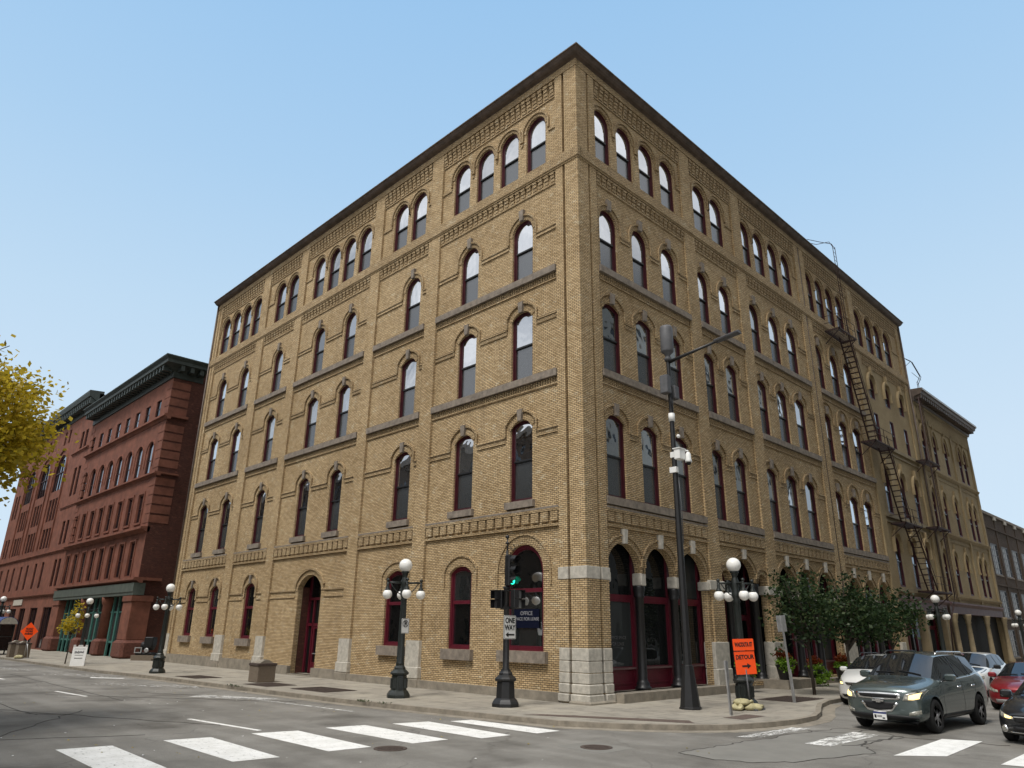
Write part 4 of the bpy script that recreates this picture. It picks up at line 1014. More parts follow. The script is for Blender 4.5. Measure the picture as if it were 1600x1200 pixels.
far_side('warehouse', 'plain tan warehouse across the right street, seen only in reflections', Matrix(((1, 0, 0, 0), (0, 1, 0, -27.), (0, 0, 1, 0), (0, 0, 0, 1))), -4, 80, 41, 'lime', None)
# ------------------------------------------------------------------ street furniture
VR = RAD(-45.)                                                     # world angle of "to the right" as seen from the corner
def lamp_base(m, mi=0, w=.42):
    r8 = pi / 8
    m.lathe([(w, 0), (w, .10), (w * .92, .16), (w * .82, .22), (w * .70, .26), (w * .66, .70), (w * .64, .74), (w * .80, .78), (w * .82, .83), (w * .70, .88), (w * .52, .94), (w * .50, 1.0), (w * .40, 1.05), (w * .36, 1.10)], (0, 0, 0), 8, mi, False, rot=r8)
def make_lamp(loc, label, grp):
    t = thing('street_lamp', label, 'street lamp', loc, VR + RAD(17), grp)
    m = MB(); lamp_base(m)
    for k in range(8):
        a = k * pi / 4; m.box(cos(a) * .255 - .05, cos(a) * .255 + .05, sin(a) * .255 - .05, sin(a) * .255 + .05, .32, .64)
    m.build('pedestal', 'dkgreen', t)
    m = MB(); m.lathe([(.15, 1.08), (.15, 1.16), (.125, 1.2), (.10, 3.3), (.13, 3.34), (.10, 3.4), (.14, 3.5), (.15, 3.62), (.11, 3.72), (.14, 3.85), (.13, 4.0), (.10, 4.12), (.08, 4.2), (.12, 4.24), (.10, 4.28), (.15, 4.31), (.15, 4.36)], (0, 0, 0), 16)
    for k in range(10): a = k * pi / 5; m.tube([(.122 * cos(a), .122 * sin(a), 1.2), (.098 * cos(a), .098 * sin(a), 3.3)], .014, 5)
    m.build('post', 'dkgreen', t)
    g = MB(); g.ball((0, 0, 4.58), .25, 24); g.build('globe', 'globe', t)
    arm = MB(); arm.tube([(.08, 0, 3.95), (.66, 0, 3.95)], .035, 8); arm.tube([(.1, 0, 3.55), (.25, 0, 3.62), (.42, 0, 3.78), (.55, 0, 3.93)], .018, 6)
    arm.ball((.62, 0, 4.03), .055, 10); arm.lathe([(.03, 0), (.05, .06), (.04, .12), (.09, .20), (.10, .24)], (.62, 0, 0), 12); arm.v = [p if i < 0 else p for i, p in enumerate(arm.v)]
    ar = MB(); ar.tube([(.08, 0, 3.95), (.66, 0, 3.95)], .035, 8); ar.tube([(.1, 0, 3.52), (.25, 0, 3.60), (.42, 0, 3.78), (.52, 0, 3.93)], .02, 6); ar.ball((.62, 0, 4.04), .06, 10)
    ar.lathe([(.11, 3.66), (.10, 3.71), (.05, 3.80), (.055, 3.86), (.03, 3.98)], (.62, 0, 0), 12)
    am = ar.mesh('arm', 'dkgreen'); gl = MB(); gl.ball((.62, 0, 3.53), .175, 18); gm = gl.mesh('small_globe', 'globe')
    for k in range(4):
        o = child('arm', am, t, (0, 0, 0), (0, 0, k * pi / 2)); child('globe', gm, o)
    return t
GL = 'black five globe street lamps along the sidewalks'
L1 = make_lamp((-3.35, 6.03, 0), 'five globe street lamp with a no parking sign, nearest on the left sidewalk', GL)
dup(L1, (3.75, -3.6, 0), VR + RAD(8), 'five globe street lamp directly behind the orange detour sign', GL)
dup(L1, (-4.95, 24.9, 0), VR + RAD(10), 'five globe street lamp at the far corner of the yellow building', GL, .93)
dup(L1, (-5.75, 36.0, 0), VR + RAD(30), 'five globe street lamp in front of the green storefront', GL, .82)
dup(L1, (-6.2, 59., 0), VR + RAD(14), 'five globe street lamp behind the blue roofed shelter at left edge', GL, .95)
dup(L1, (28.6, -2.9, 0), VR + RAD(24), 'five globe street lamp right of the green trees, before the painted building', GL, .95)
dup(L1, (50.5, -2.6, 0), VR + RAD(24), 'farthest five globe street lamp, at right edge before the industrial building', GL, .9)
def plate(name, w, h, t, mat, r=.03, border=None):
    m = MB(); n = 5; pts = []
    for cx, cz, a0 in ((w / 2 - r, -h / 2 + r, -90), (w / 2 - r, h / 2 - r, 0), (-w / 2 + r, h / 2 - r, 90), (-w / 2 + r, -h / 2 + r, 180)):
        for k in range(n + 1): a = RAD(a0 + 90 * k / n); pts.append((cx + r * cos(a), cz + r * sin(a)))
    m.prism(pts, 0, t, 0)
    if border:
        q = [(x * (1 - border * 2 / w), z * (1 - border * 2 / h)) for x, z in pts]
        m.strip(q, .012, -.003, 0.001, 1, True)
    return m.mesh(name, [mat, 'ink'])
def arrow_mesh(L, sgn, w=.05, mat='ink', hd=.085):
    m = MB(); h = L / 2
    pts = [(-h, -w / 2), (h - hd * 1.5, -w / 2), (h - hd * 1.5, -hd), (h, 0), (h - hd * 1.5, hd), (h - hd * 1.5, w / 2), (-h, w / 2)]
    m.prism([(x * sgn, z) for x, z in pts], -.004, 0, 0); return m.mesh('arrow', mat)
# no parking sign strapped to the first lamp
t = thing('no_parking_sign', 'small white no parking sign strapped to the lamp post on the left sidewalk', 'sign', (-3.32, 5.88, 2.42))
o = child('panel', plate('panel', .34, .52, .01, 'signwhite', .03, .015), t)
o = child('symbol', text_mesh('P', .22, .003, 'ink', bold=.008), t, (0, -.004, .07))
m = MB(); m.strip([(.115 * cos(2 * pi * k / 24), .08 + .115 * sin(2 * pi * k / 24)) for k in range(24)], .022, -.008, -.003, 0, True); m.strip([(-.075, .155), (.075, .005)], .022, -.010, -.005, 0); m.build('ring', 'ink', t)
# traffic signal on the corner
t = thing('traffic_signal', 'black traffic signal post on the corner showing a green light', 'traffic light', (-2.5, 1.42, 0))
m = MB(); lamp_base(m, 0, .46); m.build('pedestal', 'rust' if False else 'black', t)
m = MB(); m.lathe([(.13, 1.05), (.13, 1.12), (.105, 1.16), (.10, 3.62), (.13, 3.64), (.13, 3.70), (.05, 3.72), (.045, 4.9)], (0, 0, 0), 16); m.box(-.10, .10, -.2, .2, 2.98, 3.06); m.box(-.10, .10, -.2, .2, 3.55, 3.6); m.box(-.05, .05, -.18, .02, 3.72, 3.78); m.build('post', 'black', t)
m = MB(); m.tube([(0, 0, 4.85), (0, 0, 5.32)], .025, 8); m.ball((0, 0, 5.36), .07, 12); m.lathe([(.06, 5.12), (.08, 5.15), (.06, 5.18)], (0, 0, 0), 10)
m.tube([(0, 0, 4.95)] + [(.16 + .09 * cos(a), -.12 - .05 * 0, 5.0 + .09 * sin(a)) for a in [pi + k * .6 for k in range(9)]], .014, 6); m.build('finial', 'black', t)
def signal_head(name, par, n, loc, rz, lit=None, square=False, s=.34):
    h = child(name, None, par, loc, (0, 0, rz)) if False else None
    m = MB(); H = n * s; m.bevbox(-.17, .17, -.10, .12, 0, H, .025)
    o = m.build(name, 'black', par); o.location = loc; o.rotation_euler = (0, 0, rz)
    for k in range(n):
        zc = s * (k + .5)
        v = MB()
        if square:
            v.box(-.16, .16, -.30, -.10, zc + .12, zc + .14); v.box(-.16, -.145, -.28, -.10, zc - .13, zc + .12); v.box(.145, .16, -.28, -.10, zc - .13, zc + .12)
        else:
            seg = 18; P = []
            for i in range(seg + 1):
                a = RAD(-40 + 260 * i / seg); P.append((.145 * cos(a), zc + .145 * sin(a)))
            vv = [(x, -.10, z) for x, z in P] + [(x, -.36 + .1 * (z < zc), z) for x, z in P]
            v.add(vv, [(i, i + 1, seg + 2 + i, seg + 1 + i) for i in range(seg)], 0, True)
        v.build('visor', 'black', o)
        l = MB()
        if square: l.box(-.135, .135, -.115, -.10, zc - .13, zc + .115)
        else: l.lathe([(.001, -.13), (.07, -.125), (.12, -.105), (.125, -.09)], (0, 0, zc), 20, 0, True, 'y')
        l.build('lens', 'greenlamp' if lit == k else ('greypaint' if square else 'blackplastic'), o)
    return o
signal_head('signal_head', t, 3, (.0, -.16, 3.72), 0, 0)
signal_head('pedestrian_head', t, 2, (-.06, .28, 3.0), -pi / 2, None, True, .30)
po = signal_head('pedestrian_head', t, 2, (.10, -.34, 3.0), 0, None, True, .30)
for ch in [c for c in COL.objects if c.parent == po and c.name.startswith('lens')]: ch.data.materials[0] = MAT['steel']
t = thing('one_way_sign', 'white ONE WAY sign with black left arrow fixed to traffic signal post', 'sign', (-2.46, 1.29, 2.41))
child('panel', plate('panel', .55, .74, .012, 'signwhite', .035, .02), t)
child('lettering', text_mesh('ONE', .235, .003, 'ink', sx=.88, bold=.008), t, (0, -.005, .20)); child('lettering', text_mesh('WAY', .235, .003, 'ink', sx=.88, bold=.008), t, (0, -.005, -.02))
child('arrow', arrow_mesh(.40, -1, .055), t, (0, -.003, -.235))
# tall tapered pole with radio canister, roadway light and camera box
t = thing('light_pole', 'tall dark tapered pole with antenna canister, roadway light arm and white camera box', 'light pole', (1.64, -2.81, 0))
m = MB(); m.lathe([(.36, 0), (.36, .05), (.33, .07), (.18, 1.25), (.175, 1.3), (.14, 1.32), (.09, 8.5), (.075, 11.95)], (0, 0, 0), 8, 0, False); m.build('pole', 'greypaint' if False else 'black', t)
m = MB(); m.lathe([(.12, 11.9), (.14, 12.0), (.08, 12.1), (.16, 12.2), (.23, 12.26), (.24, 12.3), (.24, 13.22), (.21, 13.30)], (0, 0, 0), 24); m.build('antenna_canister', 'greypaint', t)
m = MB(); m.tube([(0, -.05, 11.85), (0, -.6, 11.93), (0, -2.1, 12.12)], [.07, .06, .045], 10); m.build('arm', 'black', t)
m = MB(); m.extr([(-.13, 0), (.13, 0), (.15, .05), (.08, .10), (-.08, .10), (-.15, .05)], 0, .95); o = m.build('luminaire', 'greypaint', t); o.location = (0, -2.0, 12.08); o.rotation_euler = (0, RAD(-6), -pi / 2)
m = MB(); m.bevbox(-.42, -.12, -.16, .16, 10.55, 11.25, .03); m.bevbox(.12, .42, -.14, .14, 10.45, 10.95, .03); m.build('equipment_box', 'greypaint', t)
m = MB()
for k in range(3): m.tube([(-.2 + .05 * k, -.1, 10.55), (-.25 + .04 * k, -.16, 10.2 - .08 * k), (-.06, -.1, 9.95)], .014, 6)
m.build('cable', 'black', t)
m = MB(); m.lathe([(.115, 9.55), (.115, 9.85)], (0, 0, 0), 16); m.box(-.14, .0, -.14, .14, 7.65, 7.85); m.build('strap', 'signwhite', t)
m = MB(); m.bevbox(-.18, .20, -.34, -.10, 8.1, 8.48, .02); m.box(-.21, .23, -.37, -.07, 8.47, 8.50); m.box(-.1, .1, -.12, .1, 8.2, 8.4); m.build('camera_box', 'white', t)
m = MB(); m.lathe([(.05, 8.36), (.09, 8.30), (.10, 8.12), (.12, 8.05), (.12, 8.0)], (.18, -.46, 0), 16); m.tube([(.18, -.36, 8.42), (.18, -.46, 8.42), (.18, -.46, 8.34)], .03, 8); m.ball((.13, -.14, 9.0), .07, 12); o = m.build('camera', 'white', t)
d = MB(); d.ball((.18, -.46, 7.98), .085, 14); d.build('dome', 'blackplastic', o)
m = MB(); m.tube([(.02, -.09, 7.9), (.06, -.13, 6.5), (.05, -.12, 5.2)], .016, 6); m.build('conduit', 'greypaint', t)
# detour sign, sandbags, posts
t = thing('detour_sign', 'orange Wacouta St detour sign with a right arrow on portable stand', 'sign', (3.05, -4.15, 0), RAD(-40))
m = MB(); m.tube([(0, .02, .06), (-.05, .02, 1.2)], .028, 8); m.box(-.5, .45, -.06, .06, 0, .06); m.box(-.05, .05, -.45, .45, 0, .05); m.build('stand', 'greypaint', t)
ob = child('board', plate('board', .68, .70, .015, 'orange', .02), t, (-.05, 0, 1.40), (0, RAD(-3), 0))
child('lettering', text_mesh('DETOUR', .18, .003, 'ink', sx=.85, bold=.006), ob, (0, -.004, .17)); child('arrow', arrow_mesh(.30, 1, .055, 'ink', .085), ob, (.03, -.002, -.10))
ob = child('board', plate('board', .70, .36, .015, 'orange', .02), t, (-.075, -.02, 1.955), (0, RAD(-2), 0))
child('lettering', text_mesh('WACOUTA ST', .18, .003, 'ink', sx=.50, bold=.008), ob, (0, -.004, 0))
m = MB()
def bag(name, loc, sx, sy, sz, rz, label, grp, seed):
    r = random.Random(seed); m = MB(); n = 12; k = 16; v = []
    for i in range(n + 1):
        ph = pi * i / n - pi / 2
        for j in range(k):
            th = 2 * pi * j / k; c = abs(cos(th)) ** .6 * (1 if cos(th) > 0 else -1); s = abs(sin(th)) ** .6 * (1 if sin(th) > 0 else -1)
            q = 1 + r.uniform(-.05, .05); zz = sin(ph); v.append((sx * cos(ph) ** .5 * c * q if abs(ph) < 1.56 else 0, sy * cos(ph) ** .5 * s * q if abs(ph) < 1.56 else 0, sz * (zz + 1) * (.5 + .12 * sin(th * 3 + seed))))
    f = []
    for i in range(n):
        for j in range(k): f.append((i * k + j, i * k + (j + 1) % k, (i + 1) * k + (j + 1) % k, (i + 1) * k + j))
    m.add(v, f, 0, True); m.tube([(sx * .9, 0, sz * .5), (sx * 1.15, .02, sz * .75), (sx * 1.3, .08, sz * .6)], [.05, .03, .07], 8)
    o = m.build(name, 'sandbag'); o.location = loc; o.rotation_euler = (0, 0, rz); return tag(o, label, 'sandbag', grp)
GS = 'sandbags weighing down the signs'
bag('sandbag', (2.58, -3.95, 0), .30, .19, .17, .4, 'pale sandbag lying leftmost at the foot of the detour sign', GS, 1)
bag('sandbag', (2.93, -4.28, 0), .30, .18, .17, -.5, 'pale sandbag lying right under the detour sign stand', GS, 2)
bag('sandbag', (2.7, -4.02, .15), .26, .17, .16, -.9, 'pale sandbag on top of the two others below the detour sign', GS, 3)
t = thing('sign_post', 'short bare galvanised post without a sign, left of the detour sign', 'post', (1.02, -4.58, 0))
m = MB(); m.M = Matrix.Rotation(RAD(-4), 4, 'Y'); m.box(-.04, .04, -.03, -.018, 0, 1.52); m.box(-.04, -.026, -.03, .03, 0, 1.52); m.box(.026, .04, -.03, .03, 0, 1.52); m.box(.026, .10, -.03, .03, .95, 1.5); m.build('channel', 'steel', t)
t = thing('parking_sign', 'grey backed parking sign on a leaning galvanised post beside the green trees', 'sign', (6.62, -3.92, 0), RAD(-20))
m = MB(); m.M = Matrix.Rotation(RAD(-3.5), 4, 'Y'); m.box(-.035, .035, -.02, .02, 0, 2.95); m.box(.035, .055, -.05, .05, 0, 1.1); m.build('post', 'steel', t)
m = MB(); m.M = Matrix.Rotation(RAD(-3.5), 4, 'Y'); m.bevbox(-.22, .22, .02, .04, 2.38, 2.95, .008); m.build('panel', 'steel', t)
# planters, A-frame, shelter, orange diamond, machine in the gap
def planter(loc, w, h, label, name='planter', grp=None):
    t = thing(name, label, 'planter', loc, 0, grp); m = MB(); m.bevbox(-w / 2, w / 2, -w / 2, w / 2, 0, h - .1, .03); m.build('tub', 'planterc', t)
    m = MB(); m.bevbox(-w / 2 - .03, w / 2 + .03, -w / 2 - .03, w / 2 + .03, h - .12, h, .02); m.build('rim', 'grate', t)
    m = MB(); m.prism([(-w / 2 + .08, 0), (w / 2 - .08, 0), (.1, .14), (-.1, .14)], -w / 2 + .1, w / 2 - .1); o = m.build('soil', 'plinth', t); o.location = (0, 0, h - .01); return t
planter((-3.6, 16.0, 0), .86, .80, 'square exposed aggregate planter on the sidewalk before the yellow building', grp='concrete planters')
planter((-6.25, 48.2, 0), .8, 1.05, 'tall aggregate planter at the curb nearest the orange diamond sign', grp='concrete planters')
planter((-6.35, 50.2, 0), .8, 1.05, 'aggregate planter at the curb close to the blue roofed shelter', grp='concrete planters')
t = thing('sandwich_board', 'white folding sandwich board on the sidewalk before the green storefront', 'sandwich board', (-6.15, 34.6, 0), RAD(-22))
for sgn in (-1, 1):
    m = MB(); m.M = Matrix.Rotation(RAD(10 * sgn), 4, 'X'); W, Hh = .38, 1.12
    m.prism([(-W, 0), (W, 0), (W, Hh + .08), (W - .12, Hh + .08), (W - .14, Hh - .02), (.14, Hh - .02), (.12, Hh + .07), (-.12, Hh + .07), (-.14, Hh - .02), (-W + .14, Hh - .02), (-W + .12, Hh + .08), (-W, Hh + .08)], -.02, .02); o = m.build('board', 'white', t); o.location = (0, .19 * sgn, 0)
    if sgn < 0:
        d = MB(); d.M = m.M; rr = random.Random(3)
        for k in range(9): d.box(-.25 + k * .055, -.21 + k * .055, -.028, -.021, .72 + rr.uniform(-.02, .03), .84 + rr.uniform(-.03, .03))
        d.box(-.28, .28, -.026, -.021, .96, .975); d.box(-.22, .22, -.026, -.021, .60, .625); d.box(-.22, .22, -.026, -.021, .42, .46); d.build('print', 'greypaint', o)
t = thing('bus_shelter', 'glass kiosk shelter with barrel shaped blue roof at the curb', 'shelter', (-6.35, 57., 0), RAD(8)); t.scale = (.85, .75, .9)
m = MB()
for x in (-.6, .6):
    for y in (-2., -.7, .7, 2.): m.box(x - .05, x + .05, y - .05, y + .05, 0, 2.55)
for z in (.35, 1.5, 2.5): m.box(-.62, -.56, -2, 2, z, z + .08); m.box(.56, .62, -2, 2, z, z + .08); m.box(-.6, .6, -2.03, -1.97, z, z + .08)
m.build('frame', 'black', t)
m = MB(); m.box(-.60, -.58, -1.95, 1.95, .4, 2.5); m.box(.58, .60, -1.95, 1.95, .4, 2.5); m.box(-.55, .55, -2.0, -1.98, .4, 2.5); m.build('glazing', 'shopglass', t)
m = MB(); m.M = Matrix(((0, 1, 0, 0), (1, 0, 0, 0), (0, 0, 1, 0), (0, 0, 0, 1))); P = [(.8 * cos(pi * k / 12), 2.6 + .62 * sin(pi * k / 12)) for k in range(13)]
m2 = MB(); m2.prism(P, -2.2, 2.2, 0); m2.build('roof', 'blue', t)
m = MB(); m.prism([(x * .93, 2.6 + (z - 2.6) * .93) for x, z in P], -2.23, -2.2, 0); m.build('roof_end', 'lime', t)
t = thing('road_work_sign', 'orange diamond road work sign on thin stand beside the planters', 'sign', (-6.3, 47.3, 0), RAD(-40))
m = MB(); m.tube([(.25, .05, 0), (.05, .05, 1.)], .025, 6); m.tube([(.0, .03, .2), (0, .03, 1.6)], .025, 6); m.box(-.4, .6, -.03, .03, 0, .05); m.build('stand', 'steel', t)
m = MB(); m.prism([(0, -.62), (.62, 0), (0, .62), (-.62, 0)], 0, .02); o = m.build('board', 'orange', t); o.location = (0, 0, 1.85)
for z, tx in ((.17, 'ROAD'), (0, 'WORK'), (-.17, 'AHEAD')): child('lettering', text_mesh(tx, .17, .003, 'ink', bold=.008), o, (0, -.005, z))
bag('sandbag', (-6.6, 47.4, 0), .4, .26, .2, 1.2, 'pale sandbag under the orange diamond sign at left', GS, 5)
t = thing('machinery', 'old dark iron machine on timber skids in the gap between the buildings', 'machine', (-.25, 40.6, 0), RAD(-50)); t.scale = (.85, .85, .85)
m = MB(); m.box(-.9, .9, -.6, .6, .0, .12); m.box(-1., 1., -.5, -.3, .12, .42); m.box(-1., 1., .3, .5, .12, .42); m.build('skid', 'planterc', t)
m = MB(); m.bevbox(-.75, .75, -.4, .4, .42, .62, .04); m.bevbox(-.15, .65, -.35, .35, 1.15, 1.85, .06); m.lathe([(.32, -.5), (.34, -.4), (.34, .45), (.3, .5)], (.1, 0, 1.15), 16, 0, True, 'x'); m.lathe([(.12, 0), (.12, .35), (.2, .4)], (-.5, 0, .62), 12); m.build('engine', 'blackplastic', t)
m = MB(); m.strip([(-.75, .62), (-.75, 1.0), (-.2, 1.0), (-.2, .62)], .08, -.47, -.4, 0, True); m.lathe([(.1, -.46), (.19, -.46), (.19, -.40), (.1, -.40)], (.25, 0, .8), 16, 0, True, 'y'); m.build('housing', 'steel', t)
t = thing('flag', 'maroon flag hanging from an angled pole on the red arched building', 'flag', (-.6, 93., 0))
m = MB(); m.tube([(0, 0, 4.6), (-3.6, 0, 7.6)], .05, 8); m.build('pole', 'steel', t)
m = MB(); v = []; n = 10
for i in range(n + 1):
    for j in range(6):
        u = i / n; w_ = j / 5; v.append((-1.2 - 2.2 * w_ - .5 * u, .18 * sin(u * 7 + w_ * 3) * u, 5.6 + 1.85 * w_ - 2.3 * u + .3 * u * w_))
m.add(v, [(i * 6 + j, i * 6 + j + 1, i * 6 + j + 7, i * 6 + j + 6) for i in range(n) for j in range(5)], 0, True); m.build('cloth', 'flag', t)

# ------------------------------------------------------------------ fire escapes
def bars(m, p, q, r=.02): m.tube([p, q], r, 5)
def platform(m, s0, s1, z, d=1.05, gap=None):
    m.box(s0, s1, .08, .14, z - .1, z, 0); m.box(s0, s1, d - .06, d, z - .1, z, 0); m.box(s0, s0 + .06, .1, d, z - .1, z, 0); m.box(s1 - .06, s1, .1, d, z - .1, z, 0)
    k = int((d - .2) / .085)
    for i in range(k): m.box(s0, s1, .16 + i * .085, .195 + i * .085, z - .03, z, 0)
    for s in (s0 + .1, s1 - .1): m.tube([(s, d, z - .05), (s, .0, z - .9)], .03, 5)
def railing(m, s0, s1, z, d=1.03, ends=(1, 1)):
    for h in (.5, 1.0): m.tube([(s0, d, z + h), (s1, d, z + h)], .02, 5)
    for s in (s0, (s0 + s1) / 2, s1): m.tube([(s, d, z), (s, d, z + 1.)], .02, 5)
    for i, s in enumerate((s0, s1)):
        if ends[i]:
            for h in (.5, 1.): m.tube([(s, .05, z + h), (s, d, z + h)], .02, 5)
def stair(m, a, b, d0=.35, d1=.95):
    (s0, z0), (s1, z1) = a, b
    for d in (d0, d1):
        m.tube([(s0, d, z0), (s1, d, z1)], .05, 4); 
    n = int(abs(z1 - z0) / .34)
    for i in range(1, n): t = i / n; m.box(s0 + (s1 - s0) * t - .09, s0 + (s1 - s0) * t + .09, d0, d1, z0 + (z1 - z0) * t - .02, z0 + (z1 - z0) * t + .02, 0)
    for i in (0, n // 3, 2 * n // 3, n): t = i / n; x = s0 + (s1 - s0) * t; z = z0 + (z1 - z0) * t; m.tube([(x, d1 + .02, z), (x, d1 + .02, z + .75)], .018, 5)
    m.tube([(s0, d1 + .02, z0 + .75), (s1, d1 + .02, z1 + .75)], .02, 5)
def ladder(m, path, w=.42, along='s'):
    for o in (-w / 2, w / 2): m.tube([(p[0] + o, p[1], p[2]) for p in path], .022, 5)
    for i in range(len(path) - 1):
        a, b = Vector(path[i]), Vector(path[i + 1]); n = max(1, int((b - a).length / .32))
        for k in range(n): p = a + (b - a) * (k + .5) / n; m.tube([(p.x - w / 2, p.y, p.z), (p.x + w / 2, p.y, p.z)], .014, 4)
FE = thing('fire_escape', 'long dark iron fire escape with three flights of stairs on the yellow building', 'fire escape')
for nm, fn in (('platform', lambda m: platform(m, 24.9, 27.9, 21.35) or platform(m, 28.5, 32.2, 14.45) or platform(m, 31.9, 35.4, 9.45) or platform(m, 35.0, 39.7, 5.2)),):
    for a in ((25.2, 28.1, 21.35), (28.7, 32.3, 14.45), (32.0, 35.4, 9.45), (35.3, 39.6, 5.2)):
        m = MB(MR); platform(m, *a); m.build('platform', 'rust', FE)
        m = MB(MR); railing(m, a[0] + .05, a[1] - .05, a[2], ends=(1, 0)); m.build('railing', 'rust', FE)
for a, b in (((26.9, 21.3), (29.6, 14.5)), ((31.2, 14.4), (33.4, 9.5)), ((33.9, 9.4), (36.6, 5.25))):
    m = MB(MR); stair(m, a, b); m.build('stair', 'rust', FE)
m = MB(MR); ladder(m, [(27.4, .75, 21.4), (27.3, .75, 28.3), (26.7, .75, 28.6)][:2]); 
for o in (-.2, .2): m.tube([(27.3 + o, .75, 28.2), (27.2 + o, .6, 28.6), (26.2, .2 + o, 28.3), (24.9, -.3 + o, 28.2)], .022, 5)
m.build('roof_ladder', 'rust', FE)
FE2 = thing('fire_escape', 'thin iron fire escape with tall ladder and landings on the painted beige building', 'fire escape')
for a in ((40.0, 43.2, 15.1), (39.6, 42.6, 9.95)):
    m = MB(MR); platform(m, *a, .9); m.build('platform', 'rust', FE2)
    m = MB(MR); railing(m, a[0] + .05, a[1] - .05, a[2], .88, (0, 0)) if False else m.tube([(a[0], .88, a[2] + .5), (a[0] + .4, .88, a[2] + .5)], .02, 5); m.build('railing', 'rust', FE2)
m = MB(MR); ladder(m, [(42.1, .65, 4.9), (42.2, .65, 21.9)], .34)
for o in (-.17, .17): m.tube([(42.2 + o, .65, 21.8), (42.1 + o, .95, 22.3), (40.6 + o, .9, 23.2), (40.1 + o, .6, 23.4)], .025, 5)
m.tube([(40.3, .85, 22.2), (42.1, .95, 22.0)], .02, 5); m.tube([(40.4, .9, 23.2), (40.2, .5, 22.8)], .02, 5); m.build('roof_ladder', 'rust', FE2)
m = MB(MR); m.tube([(41.75, .6, 20.5), (41.75, .6, 5.2), (41.4, .5, 4.4), (40.2, .4, 3.2), (40.0, .3, 1.0)], .05, 8); m.build('standpipe', 'rust', FE2)

# ------------------------------------------------------------------ trees and flower tubs
def leafmesh(mb, rnd, blobs, n, size, mi=0, clump=26, spread=.28, droop=.3):
    tot = sum(b[3] * b[4] * b[5] for b in blobs)
    for (cx, cy, cz, rx, ry, rz) in blobs:
        k = int(n * rx * ry * rz / tot / clump) + 1
        for _ in range(k):
            while True:
                u = Vector((rnd.uniform(-1, 1), rnd.uniform(-1, 1), rnd.uniform(-1, 1)))
                if u.length < 1 and rnd.random() < .25 + .75 * u.length: break
            c = Vector((cx + u.x * rx, cy + u.y * ry, cz + u.z * rz)); tone = rnd.gauss(.45, .2)
            for _2 in range(clump):
                p = c + Vector((rnd.gauss(0, spread), rnd.gauss(0, spread), rnd.gauss(0, spread * .7)))
                d = Vector((rnd.gauss(0, 1), rnd.gauss(0, 1), rnd.gauss(-droop, .6))).normalized(); s = size * rnd.uniform(.6, 1.3)
                n_ = d.cross(Vector((rnd.gauss(0, 1), rnd.gauss(0, 1), rnd.gauss(0, .5) + .8))).normalized()
                a = p; b = p + d * s * .5 + n_ * s * .33; e = p + d * s; f = p + d * s * .5 - n_ * s * .33
                mb.add([a, b, e, f], [(0, 1, 2, 3)], mi, False, (min(1, max(0, tone + rnd.gauss(0, .18))), 0))
def tree(name, label, loc, h0, blobs, mat, n, size, trunk_r, seed, grp=None, spread=.28):
    rnd = random.Random(seed); t = thing(name, label, 'tree', loc, 0, grp)
    m = MB(); m.tube([(0, 0, 0), (.03, .02, h0 * .5), (0, 0, h0)], [trunk_r, trunk_r * .8, trunk_r * .65], 10)
    for b in blobs:
        for q in range(3):
            e = Vector((b[0] + rnd.uniform(-.6, .6) * b[3], b[1] + rnd.uniform(-.6, .6) * b[4], b[2] + rnd.uniform(-.3, .7) * b[5])); s = Vector((0, 0, h0 * rnd.uniform(.8, 1.))); mid = (s + e) / 2 + Vector((rnd.uniform(-.2, .2), rnd.uniform(-.2, .2), .1))
            m.tube([s, mid, e], [trunk_r * .5, trunk_r * .3, trunk_r * .1], 6)
            for q2 in range(3):
                w = mid + (e - mid) * rnd.uniform(.2, 1.) ; m.tube([w, w + Vector((rnd.gauss(0, .4) * b[3], rnd.gauss(0, .4) * b[4], rnd.gauss(0, .4) * b[5]))], [trunk_r * .14, trunk_r * .05], 5)
    m.build('trunk', 'bark', t); c = MB(); leafmesh(c, rnd, blobs, n, size, 0, 26, spread); c.build('crown', mat, t, False); return t
GT = 'dark green young street trees on the right sidewalk'
tree('street_tree', 'dark green street tree beside the parking sign, left of the others', (10.7, -2.9, 0), 2.1, [(-.2, 0, 3.6, 1.15, 1.1, 1.2), (.7, .1, 3.1, .9, 1.0, .8), (-1.1, -.1, 2.75, .7, .7, .55), (.2, -.3, 2.7, .8, .8, .5), (-1.5, 0, 4.2, .4, .5, .4), (-1.6, 0, 2.1, .3, .3, .3)], 'leafgreen', 2600, .17, .07, 11, GT, .30)
tree('street_tree', 'broad dark green street tree behind the white minivan', (14.6, -2.9, 0), 1.9, [(.6, 0, 3.4, 1.25, 1.2, 1.0), (2.2, .1, 3.1, 1.15, 1.1, .8), (-.6, 0, 2.8, .7, .8, .6), (1.4, -.2, 2.5, 1.1, 1.0, .45), (3.2, 0, 2.8, .7, .8, .5), (.2, 0, 4.5, .5, .5, .4), (1.2, 0, 4.1, .4, .4, .4)], 'leafgreen', 3600, .18, .08, 12, GT, .34)
tree('street_tree', 'farthest dark green street tree, in front of the purple shopfront lintel', (20.6, -2.8, 0), 2., [(0, 0, 3.3, 1.7, 1.4, 1.2), (1.8, 0, 3.3, 1.2, 1.2, .8), (-1.4, 0, 2.8, 1.2, 1.1, .8)], 'leafgreen', 2000, .19, .07, 13, GT, .32)
